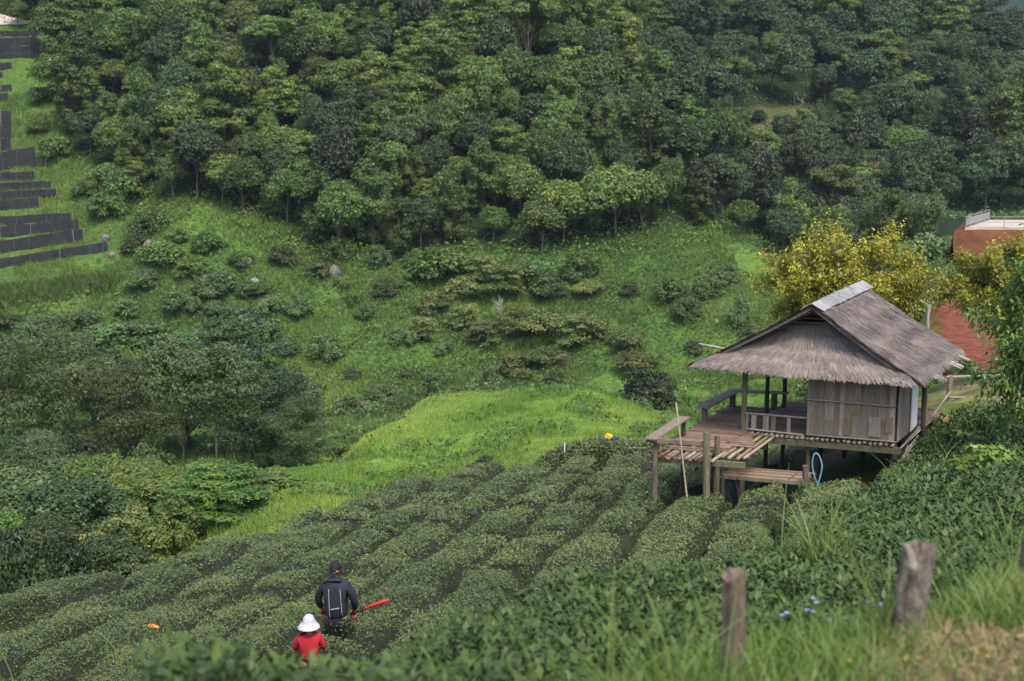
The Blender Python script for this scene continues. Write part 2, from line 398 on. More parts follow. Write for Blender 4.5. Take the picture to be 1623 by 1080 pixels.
# what grows or lies where (colours of the things themselves)
n1 = fbm(XX / 14, YY / 14, 31, 4); n2 = fbm(XX / 3, YY / 3, 33, 4)
c = np.zeros(XX.shape + (3,))
def put(mask, rgb):
    global c
    c = c * (1 - mask[..., None]) + mask[..., None] * np.asarray(rgb)
put(np.ones_like(XX), (.055, .105, .024))
put(smooth(.4, .65, n1), (.085, .15, .030))
put(smooth(.55, .75, n2) * .6, (.10, .15, .03))
tea_zone = 1 - smooth(49, 53, YY)
put(tea_zone, (.050, .040, .024))
put(tea_zone * smooth(.5, .7, n2), (.035, .050, .018))
near_zone = 1 - smooth(7.5, 9, YY)
put(near_zone, (.085, .12, .035))
put(near_zone * smooth(.48, .6, n2) * .8, (.21, .17, .095))
yard = smooth(10.2, 11.6, XX - .02 * YY) * smooth(35.5, 37.5, YY) * (1 - smooth(47, 52, YY))
put(yard, (.10, .13, .035)); put(yard * smooth(.42, .62, n2), (.24, .19, .11))
knoll = smooth(52, 56, YY) * (1 - smooth(84, 92, YY)) * (1 - smooth(6, 12, XX))
put(knoll, (.095, .175, .028)); put(knoll * smooth(.45, .7, n1), (.125, .20, .036))
red = smooth(1455, 1500, PX + 50 * (n2 - .5)) * smooth(64, 68, YY) * (1 - smooth(90, 96, YY))
put(red, (.15, .052, .030)); put(red * smooth(.5, .7, n2) * .25, (.12, .046, .028))
red2 = smooth(1490, 1512, PX + 30 * (n2 - .5)) * smooth(108, 114, YY) * (1 - smooth(160, 170, YY))
put(red2, (.17, .06, .035))
gv = ZZ * 0 + 1
BND_X = [-400, 60, 110, 200, 330, 440, 520, 640, 740, 850, 960, 1080, 1150, 1200, 1260, 1400, 1623, 2000]
BND_Y = [-50, 60, 240, 330, 330, 365, 410, 425, 400, 415, 395, 370, 365, 395, 450, 470, 330, 330]
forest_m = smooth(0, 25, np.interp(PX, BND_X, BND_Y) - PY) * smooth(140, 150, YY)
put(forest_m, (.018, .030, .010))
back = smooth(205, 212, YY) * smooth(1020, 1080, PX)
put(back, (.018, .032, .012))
clear = smooth(0, 25, 60 - np.abs(PX - 1240)) * smooth(0, 12, 34 - np.abs(PY - 196)) * smooth(205, 212, YY)
put(clear, (.075, .085, .030)); put(clear * smooth(.5, .65, n2), (.12, .08, .05))
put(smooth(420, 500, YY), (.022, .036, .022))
nr, ncol = XX.shape
idx = np.arange(nr * ncol).reshape(nr, ncol)
faces = np.stack([idx[:-1, :-1], idx[:-1, 1:], idx[1:, 1:], idx[1:, :-1]], -1).reshape(-1, 4)
mt, t, b = nt('ground_cover')
at = N(t, 'ShaderNodeAttribute'); at.attribute_name = 'col'
tcn = N(t, 'ShaderNodeTexCoord')
nz = N(t, 'ShaderNodeTexNoise'); nz.inputs['Scale'].default_value = 1.7; nz.inputs['Detail'].default_value = 8
t.links.new(tcn.outputs['Object'], nz.inputs['Vector'])
mrn = N(t, 'ShaderNodeMapRange'); mrn.inputs[1].default_value = .3; mrn.inputs[2].default_value = .7; mrn.inputs[3].default_value = .62; mrn.inputs[4].default_value = 1.35
t.links.new(nz.outputs[0], mrn.inputs[0])
hsn = N(t, 'ShaderNodeHueSaturation'); t.links.new(mrn.outputs[0], hsn.inputs['Value']); t.links.new(at.outputs['Color'], hsn.inputs['Color'])
t.links.new(hsn.outputs[0], b.inputs['Base Color']); b.inputs['Roughness'].default_value = .95; b.inputs['Specular IOR Level'].default_value = .1
bpn = N(t, 'ShaderNodeBump'); bpn.inputs['Strength'].default_value = .8; bpn.inputs['Distance'].default_value = .15
t.links.new(nz.outputs[0], bpn.inputs['Height']); t.links.new(bpn.outputs[0], b.inputs['Normal'])
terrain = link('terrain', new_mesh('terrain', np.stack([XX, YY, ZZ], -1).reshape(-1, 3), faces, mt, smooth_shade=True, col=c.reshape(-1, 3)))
tag(terrain, 'hilly ground of the tea valley from the near slope to the far ridge', kind='structure')
terrain['category'] = 'hillside'

# ------------------------------------------------------------------ blades, leaves: many small faces as one mesh
rng = np.random.default_rng(7)
def norm(v): return v / np.maximum(np.linalg.norm(v, axis=-1, keepdims=True), 1e-9)

def leaf_tris(pos, nrm, length, width, rng):
    """one pointed triangle for every far leaf spray"""
    n = len(pos); r = rng.normal(size=(n, 3)); d = norm(r - nrm * np.sum(r * nrm, -1, keepdims=True)); s = np.cross(nrm, d)
    L = np.asarray(length, float).reshape(-1, 1); W = np.asarray(width, float).reshape(-1, 1)
    v = np.stack([pos - d * L * .4 - s * W * .5, pos - d * L * .4 + s * W * .5, pos + d * L * .6], 1).reshape(-1, 3)
    return v, np.arange(3 * n).reshape(n, 3)

def leaf_cards(pos, nrm, length, width, rng, updir=None, fold=.0):
    """one pointed leaf (rhombus) for every position: tip along a tangent direction"""
    n = len(pos)
    r = rng.normal(size=(n, 3)) if updir is None else updir + rng.normal(size=(n, 3)) * .35
    d = norm(r - nrm * np.sum(r * nrm, -1, keepdims=True))
    s = np.cross(nrm, d)
    L = np.broadcast_to(np.asarray(length, float).reshape(-1, 1), (n, 1)); W = np.broadcast_to(np.asarray(width, float).reshape(-1, 1), (n, 1))
    a = pos - d * L * .5; tip = pos + d * L * .5 - nrm * L * fold
    l = pos + s * W * .5 - d * L * .05 + nrm * W * fold; r2 = pos - s * W * .5 - d * L * .05 + nrm * W * fold
    v = np.stack([a, r2, tip, l], 1).reshape(-1, 3)
    f = np.arange(4 * n).reshape(n, 4)
    return v, f

def blades(base, h, w, lean, rng, seg=2):
    """grass blades: tapering bent strips, returned as quads (last one pinched)"""
    n = len(base)
    az = rng.uniform(0, 2 * np.pi, n); wd = np.stack([np.cos(az), np.sin(az), 0 * az], -1)
    la = rng.uniform(0, 2 * np.pi, n); ld = np.stack([np.cos(la), np.sin(la), 0 * la], -1) * np.asarray(lean).reshape(-1, 1)
    h = np.asarray(h).reshape(-1, 1); w = np.asarray(w).reshape(-1, 1)
    if seg == 0:                                       # far blades: a single leaning triangle each
        v = np.stack([base - wd * w * .5, base + wd * w * .5, base + np.array([0, 0, 1]) * h + ld * h], 1).reshape(-1, 3)
        return v, np.arange(3 * n).reshape(n, 3), 3
    vs = []
    for k in range(seg + 1):
        t = k / seg
        c_ = base + np.array([0, 0, 1]) * h * (t - .25 * t * t * np.linalg.norm(ld, axis=1, keepdims=True)) + ld * h * t * t
        ww = w * (1 - t) ** .7 * .5 + .0008
        vs += [c_ - wd * ww, c_ + wd * ww]
    v = np.stack(vs, 1).reshape(-1, 3); k2 = 2 * (seg + 1)
    b0 = np.arange(n)[:, None] * k2
    f = np.concatenate([np.stack([b0[:, 0] + 2 * k, b0[:, 0] + 2 * k + 1, b0[:, 0] + 2 * k + 3, b0[:, 0] + 2 * k + 2], -1) for k in range(seg)])
    return v, f, k2

def scatter_blades(name, mat, x, y, h, w, lean, rng, seg=1, tint=None, dz=0.0):
    base = np.stack([x, y, ground(x, y) - .03 + dz], -1)
    v, f, k = blades(base, h, w, lean, rng, seg)
    tt = np.repeat(rng.random(len(x)) if tint is None else np.clip(tint, 0, 1), k)
    return link(name, new_mesh(name, v, f, mat, tint=tt))

def px_of(x, y): return project(x, y, ground(x, y))

# grass of the knoll
n = 280000
Y = 46 + 44 * rng.random(n); X = Y * rng.uniform(-.27, .14, n)
px, py = px_of(X, Y)
keep = (fbm(X / 2.5, Y / 2.5, 55, 3) > .2) & (X < 8.5)
edge_x = np.interp(Y, [20, 26.5, 32.4, 37.2, 43.7, 48.5, 50.1], [-12, -10, -7.6, -6.2, -4.2, -1.6, .9])
keep &= (Y > 51.5) | (X < edge_x - 1.0)
keep &= ~((px < 330) & (Y > 50))
X, Y = X[keep], Y[keep]
tn = fbm(X / 5, Y / 5, 57, 4)
o = scatter_blades('knoll_grass', M['knoll_grass'], X, Y, .08 + .38 * rng.random(len(X)) * np.clip(fbm(X / 1.4, Y / 1.4, 58, 3) * 2 - .55, .1, 1.2), .028 + .018 * rng.random(len(X)), .25 + .5 * rng.random(len(X)), rng, 0, tint=(tn - .5) * 1.6 + .45 + .3 * (rng.random(len(X)) - .5))
tag(o, 'bright green tall grass covering the rounded knoll behind the tea field', 'grass', kind='stuff')
n = 26000
Y = 53 + 33 * rng.random(n); X = Y * rng.uniform(-.18, .13, n); dn = fbm(X / 2.0, Y / 2.0, 59, 4); keep = (dn > .60) & (X < 8); X, Y, dn = X[keep], Y[keep], dn[keep]
pos = np.stack([X, Y, ground(X, Y) + .1 + np.clip((dn - .58) * 5, 0, .55) * rng.random(len(X))], -1); sz = rng.uniform(.10, .22, len(X))
v, f = leaf_tris(pos, norm(np.array([0, -.35, .8]) + rng.normal(size=(len(X), 3)) * .55), sz, sz * .7, rng)
o = link('knoll_weeds', new_mesh('knoll_weeds', v, f, M['weeds'], tint=np.repeat(np.clip(.5 * rng.random(len(X)), 0, 1), 3)))
tag(o, 'small leafy weeds dotted over the grass knoll', 'weeds', kind='stuff')
# grass of the opposite slope
n = 460000
Y = 100 + 125 * rng.random(n) ** .9; X = Y * rng.uniform(-.42, .37, n)
px, py = px_of(X, Y)
fm = np.interp(px, BND_X, BND_Y) - py
dens = fbm(X / 6, Y / 6, 61, 4)
keep = (fm < 14) & (dens > .36) & ~((px > 1215) & (Y > 185)) & (rng.random(n) < .35 + .65 * smooth(125, 150, Y))
X, Y, px = X[keep], Y[keep], px[keep]
tn = fbm(X / 11, Y / 11, 63, 4)
o = scatter_blades('slope_grass', M['hill_grass'], X, Y, .3 + .75 * rng.random(len(X)) * (.3 + dens[keep]), .065 + .05 * rng.random(len(X)), .25 + .45 * rng.random(len(X)), rng, 0, tint=(tn - .5) * 2.2 + .45 + .35 * (rng.random(len(X)) - .5))
tag(o, 'bright green wild grass on the lower part of the opposite hillside', 'grass', kind='stuff')
# leafy weeds in drifts over the same slope
n = 150000
Y = 105 + 105 * rng.random(n); X = Y * rng.uniform(-.40, .36, n)
px, py = px_of(X, Y)
dens = fbm(X / 5, Y / 5, 65, 4)
keep = (np.interp(px, BND_X, BND_Y) - py < 20) & (dens > .44 - .10 * smooth(520, 300, px)) & ~((px > 1215) & (Y > 185)) & ~((px < 190) & (py < 470))
X, Y = X[keep], Y[keep]; dn = dens[keep]
hh = np.clip((dn - .45) * 7, .15, 1.3) * (.4 + .8 * fbm(X / 1.2, Y / 1.2, 67, 2))
pos = np.stack([X, Y, ground(X, Y) + hh * rng.uniform(.35, 1, len(X))], -1)
sz = rng.uniform(.18, .42, len(X))
v, f = leaf_tris(pos, norm(np.array([0, -.35, .8]) + rng.normal(size=(len(X), 3)) * .55), sz, sz * .75, rng)
o = link('slope_weeds', new_mesh('slope_weeds', v, f, M['weeds'], tint=np.repeat(np.clip(fbm(X / 3.5, Y / 3.5, 69, 3) * 1.5 - .3 + .3 * (rng.random(len(X)) - .5), 0, 1), 3)))
tag(o, 'leafy green weeds growing in drifts over the grass slope', 'weeds', kind='stuff')
# ------------------------------------------------------------------ trees
def crown_blobs(kind, rng, w, h):
    """leaf clumps (centre, radius, flattening) of a crown of width w and height h standing on z = 0"""
    B = []
    if kind == 'round':
        for i in range(42):
            d = norm(rng.normal(size=3)); d[2] = abs(d[2]) * 1.0 - .25
            rr = rng.uniform(.55, .95)
            B.append((np.array([d[0] * w * .42 * rr, d[1] * w * .42 * rr, h * (.42 + .46 * d[2] * rr)]), w * rng.uniform(.07, .21), rng.uniform(.6, .9)))
    elif kind == 'layer':
        for k in range(6):
            zz = h * (.25 + .72 * k / 5); rad = w * .48 * (1 - .62 * (k / 5) ** 1.6) * rng.uniform(.85, 1.1)
            a0 = rng.uniform(0, 6.28); m = max(3, int(9 * rad / (w * .48)))
            for j in range(m):
                a = a0 + j * 6.28 / m + rng.uniform(-.3, .3); r2 = rad * rng.uniform(.45, 1)
                B.append((np.array([math.cos(a) * r2, math.sin(a) * r2, zz + rng.uniform(-.10, .10) * h]), w * rng.uniform(.10, .19), rng.uniform(.35, .6)))
    elif kind == 'oval':
        for i in range(34):
            t_ = rng.uniform(0, 1); rad = w * .40 * math.sin(math.pi * (.12 + .80 * t_)) ** .8
            a = rng.uniform(0, 6.28); r2 = rad * math.sqrt(rng.uniform(.25, 1))
            B.append((np.array([math.cos(a) * r2, math.sin(a) * r2, h * (.06 + .88 * t_)]), w * rng.uniform(.10, .18), .85))
    elif kind == 'plume':
        for i in range(40):
            a = rng.uniform(0, 6.28); t_ = rng.uniform(0, 1) ** .7
            r2 = w * (.08 + .38 * t_ ** 1.5) * rng.uniform(.4, 1)
            B.append((np.array([math.cos(a) * r2, math.sin(a) * r2, h * (.1 + .85 * t_ - .12 * (r2 / w * 2) ** 2)]), w * rng.uniform(.07, .13), 1.5))
    elif kind == 'bush':
        for i in range(26):
            d = norm(rng.normal(size=3)); d[2] = abs(d[2])
            rr = rng.uniform(.5, .95)
            B.append((np.array([d[0] * w * .40 * rr, d[1] * w * .40 * rr, h * (.08 + .72 * d[2] * rr)]), w * rng.uniform(.11, .17), .8 * h / w + .2))
    elif kind == 'spread':
        for i in range(30):
            a = rng.uniform(0, 6.28); r2 = w * .46 * math.sqrt(rng.uniform(.02, 1))
            zz = h * (.45 + .42 * (1 - (2 * r2 / w) ** 2) + rng.uniform(-.16, .10))
            B.append((np.array([math.cos(a) * r2, math.sin(a) * r2, zz]), w * rng.uniform(.08, .15), .42))
    return B

def crown_leaves(B, n, size, rng, up=.55, low=-.35, asp=.6, spread=.3):
    wts = np.array([b[1] ** 2 for b in B]); wts /= wts.sum()
    k = rng.choice(len(B), n, p=wts)
    C = np.array([b[0] for b in B])[k]; Rr = np.array([b[1] for b in B])[k]; Fl = np.array([b[2] for b in B])[k]
    d = norm(rng.normal(size=(n, 3)))
    fl = (d[:, 2] < low) & (rng.random(n) < .85); d[fl, 2] *= -1
    # finer bunches on every clump so that its outline is uneven
    ph = np.array([rng.uniform(0, 6.28, 3) for _ in B])[k]
    lump = 1 + .22 * np.sin(5 * d[:, 0] + ph[:, 0]) * np.sin(5 * d[:, 1] + ph[:, 1]) + .15 * np.sin(9 * d[:, 2] + ph[:, 2])
    rad = Rr * lump * (1 - spread + spread * 1.35 * rng.random(n))
    pos = C + d * rad[:, None] * np.stack([np.ones(n), np.ones(n), Fl], -1)
    nr = norm(d + np.array([0, 0, up]) + rng.normal(size=(n, 3)) * .55)
    sz = size * rng.uniform(.6, 1.35, n)
    v, f = leaf_tris(pos, nr, sz * 1.1, sz * asp * 1.35, rng)
    bt = np.array([rng.random() for _ in B])[k]
    tint = np.clip(.5 * bt + .5 * rng.random(n) + .1 * (rng.random(n) - .5), 0, 1)
    return v, f, np.repeat(tint, 3)

def trunk_mb(B, base_h, r, rng, limbs=7, lean=.05, bend=.15):
    """tapered trunk from z = 0, forking into limbs that reach clumps of the crown (given in tree space)"""
    mb = MB()
    top = np.mean([b[0] for b in B], 0); top[2] = max(b[0][2] for b in B) * .8
    p0 = np.zeros(3); k = 6
    pts = []
    for i in range(k + 1):
        t_ = i / k
        pts.append(p0 * (1 - t_) + top * t_ + np.array([math.sin(t_ * 5 + r * 50) * bend, math.cos(t_ * 4 + r * 31) * bend, 0]) * t_)
    mb.tube(pts, [r * (1.25 if i == 0 else 1) * (1 - .75 * i / k) for i in range(k + 1)], n=7)
    for j in rng.choice(len(B), min(limbs, len(B)), replace=False):
        c_ = B[j][0]; t_ = rng.uniform(.35, .75)
        q = pts[int(t_ * k)]
        mid = (q + c_) / 2 + np.array([0, 0, -.06 * np.linalg.norm(c_ - q)])
        mb.tube([q, mid, c_], [r * .42, r * .28, r * .08], n=5, cap=False)
    return mb

class Kind:
    def __init__(s, kind, w, h, base, n, size, mat, seed, bark='trunk', r=.16, **kw):
        rg = np.random.default_rng(seed)
        B = [(b[0] + np.array([0, 0, base]), b[1], b[2]) for b in crown_blobs(kind, rg, w, h)]
        v, f, tt = crown_leaves(B, n, size, rg, **kw)
        s.crown = new_mesh('crown', v, f, M[mat], tint=tt)
        s.trunk = trunk_mb(B, base, r, rg).mesh('trunk', M[bark], True)
        s.w, s.h = w, h + base

TILT = random.Random(77)
def place(kd, name, label, cat, loc, sx=1.0, sz=1.0, rz=0.0, group=None, mat=None):
    o = thing(name, label, cat, loc, rz, group)
    o.scale = (sx * TILT.uniform(.88, 1.14), sx * TILT.uniform(.88, 1.14), sz)
    o.rotation_euler = (TILT.uniform(-.07, .07), TILT.uniform(-.07, .07), rz)
    tr = link('trunk', kd.trunk, o); cr = link('crown', kd.crown, o)
    if mat is not None:
        cr.material_slots[0].link = 'OBJECT'; cr.material_slots[0].material = M[mat]
    return o

FK = {
 'round': [Kind('round', 7.2, 6.8, 1.2, 15000, .25, 'forest', 100 + i) for i in range(4)],
 'layer': [Kind('layer', 7.8, 7.0, 1.2, 14000, .25, 'forest_y', 200 + i, low=-.2) for i in range(3)],
 'oval': [Kind('oval', 6.0, 8.2, .8, 14000, .25, 'forest', 300 + i) for i in range(3)],
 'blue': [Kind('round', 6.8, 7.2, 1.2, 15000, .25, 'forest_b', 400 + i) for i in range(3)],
 'plume': [Kind('plume', 5.5, 7.0, .5, 11000, .25, 'forest_o', 500 + i, asp=.3) for i in range(2)],
 'spread': [Kind('spread', 8.5, 3.6, 4.6, 9000, .24, 'forest_y', 600 + i, bark='trunk', r=.11, low=0.) for i in range(2)],
}
rg = np.random.default_rng(11)
TREES = []
TXY = np.zeros((4000, 3)) + 1e9
def try_place(x, y, dmin):
    n_ = len(TREES)
    return not np.any((TXY[:n_, 0] - x) ** 2 + (TXY[:n_, 1] - y) ** 2 < np.minimum(dmin, TXY[:n_, 2]) ** 2)
NAMES = {'round': 'broadleaf_tree', 'layer': 'layered_tree', 'oval': 'oval_crowned_tree', 'blue': 'dark_or_shaded_tree', 'plume': 'bamboo_clump', 'spread': 'umbrella_tree'}
LOOK = {'round': 'round-crowned tree', 'layer': 'layered yellow-green tree', 'oval': 'tall oval tree',
        'blue': 'dark bluish-green tree', 'plume': 'feathery bamboo clump', 'spread': 'flat-topped tree'}
def zone(px, py):
    hz = ('beside the shade-cloth terraces' if px < 260 else 'left of the mid hillside' if px < 520 else 'on the mid hillside' if px < 800
          else 'on the middle spur' if px < 1050 else 'on the far hill above the hut' if px < 1330 else 'on the far hill above the platform')
    return ('high ' if py < 110 else 'halfway ' if py < 240 else 'low ') + hz
tries = 0
cnt = {k: 0 for k in FK}
while tries < 7000:
    tries += 1
    px = rg.uniform(20, 1660); py = rg.uniform(-12, 470)
    if px > 1640 and py < 110: continue
    right = px > 1000 + 200 * smooth(0, 400, py)
    p = hit(px, py, 120)
    if p is None: continue
    far_hill = p[1] > 212 and px > 1000
    lim = np.interp(px, BND_X, BND_Y)
    if not far_hill and py > lim - 4: continue
    if far_hill and py > 430: continue
    if px > 1470 and py > 352: continue
    if 1175 < px < 1305 and 168 < py < 238 : continue        # the cleared patch on the far hill
    d = (3.35 if not far_hill else 4.7) * rg.uniform(.85, 1.15)
    if not try_place(p[0], p[1], d): continue
    TXY[len(TREES)] = (p[0], p[1], d)
    TREES.append((p[0], p[1], d, px, py, far_hill, p[2]))
TREES.sort(key=lambda q: q[1])
for (x, y, d, px, py, fh, z) in TREES:
    r_ = rg.random()
    if fh: kd = 'blue' if r_ < .56 else 'round' if r_ < .70 else 'oval' if r_ < .78 else 'spread' if r_ < .82 else 'plume' if r_ < .92 else 'layer'  # mostly the dark kind here: cloud shade put into the foliage colour
    elif px > 950 and py > 200: kd = 'plume' if r_ < .22 else 'round' if r_ < .55 else 'oval' if r_ < .75 else 'blue'
    else: kd = 'round' if r_ < .40 else 'layer' if r_ < .54 else 'oval' if r_ < .80 else 'blue' if r_ < .96 else 'spread'
    if kd == 'plume' and py < 130: kd = 'round'
    s = (.56 + .60 * rg.random() ** 1.3) * (1.2 if fh else 1.0)
    szz = s * rg.uniform(1.0, 1.5)
    size = 'small' if s < .72 else 'large' if s > .98 else 'middling'
    place(FK[kd][rg.integers(len(FK[kd]))], NAMES[kd], size + ' ' + LOOK[kd] + ' ' + zone(px, py), 'tree' if kd != 'plume' else 'bamboo', (x, y, z - .25), s, szz, rg.uniform(0, 6.28), 'trees of the hillside forest', 'forest_b' if fh and kd in ('round', 'oval') and rg.random() < .7 else None)  # dark leaves on far-hill round and oval crowns paint the cloud shade too


# the undergrowth between the trunks
n = 150000
Y = 145 + 200 * rg.random(n); X = Y * rg.uniform(-.40, .40, n); px, py = px_of(X, Y)
fm = np.interp(px, BND_X, BND_Y) - py
keep = ((fm > -18 - 14 * rg.random(n)) | ((Y > 210) & (px > 1030))) & (fbm(X / 3, Y / 3, 71, 3) > .38) & ~((px > 1470) & (py > 350)) & (py > -60)
keep &= ~((np.abs(px - 1240) < 58) & (np.abs(py - 200) < 28))
X, Y = X[keep], Y[keep]; Z = ground(X, Y)
hh = fbm(X / 2.3, Y / 2.3, 73, 3) * 3.2
pos = np.stack([X, Y, Z + np.maximum(.1, hh - .7) * rg.uniform(.5, 1, len(X))], -1)
nr = norm(np.array([0, -.3, .9]) + rg.normal(size=(len(X), 3)) * .6)
sz = rg.uniform(.22, .45, len(X))
v, f = leaf_tris(pos, nr, sz, sz * .8, rg)
o = link('undergrowth', new_mesh('undergrowth', v, f, M['forest'], tint=np.repeat(np.clip(fbm(X / 4, Y / 4, 75, 3) * 1.3 - .2 + .3 * rg.random(len(X)), 0, 1), 3)))
tag(o, 'tangled low undergrowth between the trees of the hillside forest', 'undergrowth', kind='stuff')

# ---- shrubs scattered over the grass slope: (px, py of the foot, width px, height px, look)
SK = {
 'dark': [Kind('bush', 4.0, 2.8, .1, 6500, .16, 'shrub_d', 700 + i, r=.08, spread=.55) for i in range(3)],
 'green': [Kind('bush', 4.0, 2.6, .1, 6500, .17, 'shrub_g', 720 + i, r=.08, spread=.55) for i in range(3)],
 'russet': [Kind(('layer', 'bush', 'round')[i], 4.4, 2.9, .1, 6500, .15, 'shrub_r', 740 + i, r=.06, low=-.2, spread=.65) for i in range(3)],
 'olive': [Kind('bush', 4.0, 2.6, .1, 6000, .16, 'forest_o', 760 + i, r=.08, spread=.6) for i in range(3)],
}
SHRUB = [(475,502,62,52,'dark'),(580,508,44,38,'dark'),(516,570,66,60,'dark'),(640,545,70,46,'dark'),(668,540,60,44,'russet'),
 (700,440,120,66,'green'),(760,455,90,50,'russet'),(742,478,100,46,'russet'),(800,470,84,50,'russet'),(690,500,90,52,'russet'),(735,522,80,46,'russet'),
 (770,548,74,42,'russet'),(820,530,86,56,'russet'),(860,540,110,70,'russet'),(905,555,100,62,'russet'),(935,545,86,66,'russet'),(870,580,90,50,'russet'),
 (815,590,76,44,'russet'),(990,560,86,62,'russet'),(1010,590,80,48,'russet'),(830,606,56,32,'russet'),(880,612,50,34,'olive'),(560,480,40,30,'green'),
 (930,470,56,36,'russet'),(870,470,80,62,'olive'),(920,445,80,66,'green'),(845,440,70,50,'dark'),(1000,470,56,40,'olive'),(1060,480,70,60,'green'),
 (1085,510,76,74,'dark'),(1125,470,60,50,'green'),(1150,450,50,46,'olive'),(1172,520,50,66,'dark'),(1195,545,54,46,'olive'),(1100,560,40,30,'olive'),
 (300,440,80,60,'green'),(345,470,90,56,'dark'),(260,420,90,66,'green'),(230,455,70,44,'olive'),(290,490,90,50,'dark'),(350,505,70,40,'dark'),(405,470,60,38,'dark'),
 (425,500,64,44,'dark'),(420,545,76,56,'dark'),(395,560,70,46,'green'),(460,560,60,40,'olive'),(200,500,70,44,'dark'),(130,520,90,46,'dark'),(60,530,90,44,'dark'),
 (15,520,70,40,'olive'),(170,545,100,52,'dark'),(240,545,110,56,'dark'),(310,550,90,50,'dark'),(90,560,80,44,'green'),(505,440,60,36,'olive'),(380,420,56,36,'green'),
 (450,420,60,44,'olive'),(545,455,40,26,'green'),(610,470,50,36,'olive'),(640,455,50,40,'green'),(330,400,70,46,'green'),(280,385,60,40,'green'),(560,600,36,24,'olive'),
 (600,640,70,44,'olive'),(640,652,60,34,'olive'),(560,655,80,40,'olive'),(700,560,40,30,'dark'),(690,612,50,36,'dark'),(650,600,46,30,'olive'),(720,640,40,30,'russet'),
 (200,320,90,70,'green'),(170,300,70,56,'dark'),(240,370,80,60,'green'),(175,345,90,66,'green'),(140,310,60,44,'green'),(215,400,70,40,'olive'),(90,250,70,50,'green'),(70,160,60,40,'green'),(60,210,50,36,'green'),(80,110,60,40,'green'),
 (440,340,60,44,'green'),(490,345,60,40,'olive'),(540,410,70,50,'green'),(600,420,60,44,'dark'),(660,425,60,40,'green')]
NEARBY = {'dark': 'dark green rounded shrub', 'green': 'mid-green leafy shrub', 'russet': 'russet-tinged spreading shrub', 'olive': 'olive-green scrubby shrub'}
rg = np.random.default_rng(23)
SKIRT = []
for (px, py, wpx, hpx, look) in SHRUB:
    p = hit(px, py, 100)
    if p is None: continue
    sc = F / math.hypot(p[1], p[2])
    kd = SK[look][rg.integers(len(SK[look]))]
    at_ = ('below the terraces' if px < 260 and py > 300 else 'beside the terraces' if px < 200 else 'under the left forest edge' if px < 520 and py < 470
           else 'above the tall valley trees' if px < 520 else 'in the thicket on the middle slope' if look == 'russet' else 'on the middle grass slope' if px < 950 else 'on the grass spur above the deck')
    SKIRT.append((p[0], p[1], wpx / sc))
    sz_ = 'small ' if wpx < 55 else 'wide ' if wpx > 85 else ''
    place(kd, 'shrub', sz_ + NEARBY[look] + ' ' + at_, 'shrub', (p[0], p[1], p[2] - .15), wpx / sc / kd.w * rg.uniform(.80, 1.05), hpx / sc / kd.h * rg.uniform(.75, 1.0), rg.uniform(0, 6.28), 'shrubs on the grass slope')

sk = np.array(SKIRT); m_ = np.repeat(np.arange(len(sk)), 620); n = len(m_)
an = rg.uniform(0, 6.28, n); rr = sk[m_, 2] * np.abs(rg.normal(size=n)) * .62
X = sk[m_, 0] + np.cos(an) * rr * 1.25; Y = sk[m_, 1] + np.sin(an) * rr
lump_ = fbm(X / 1.0, Y / 1.0, 79, 3); keep = lump_ > .40; X, Y, rr, m_, lump_ = X[keep], Y[keep], rr[keep], m_[keep], lump_[keep]
hh = np.clip(1.25 - rr / sk[m_, 2], .12, 1.1) * (lump_ * 2 - .4)
pos = np.stack([X, Y, ground(X, Y) + hh * rg.uniform(.2, 1, len(X))], -1); sz = rg.uniform(.14, .30, len(X))
v, f = leaf_tris(pos, norm(np.array([0, -.35, .8]) + rg.normal(size=(len(X), 3)) * .6), sz, sz * .7, rg)
o = link('low_brush', new_mesh('low_brush', v, f, M['shrub_g'], tint=np.repeat(np.clip(lump_ * 1.4 - .3 + .3 * rg.random(len(X)), 0, 1), 3)))
tag(o, 'tangled low brush growing round the shrubs on the grass slope', 'brush', kind='stuff')

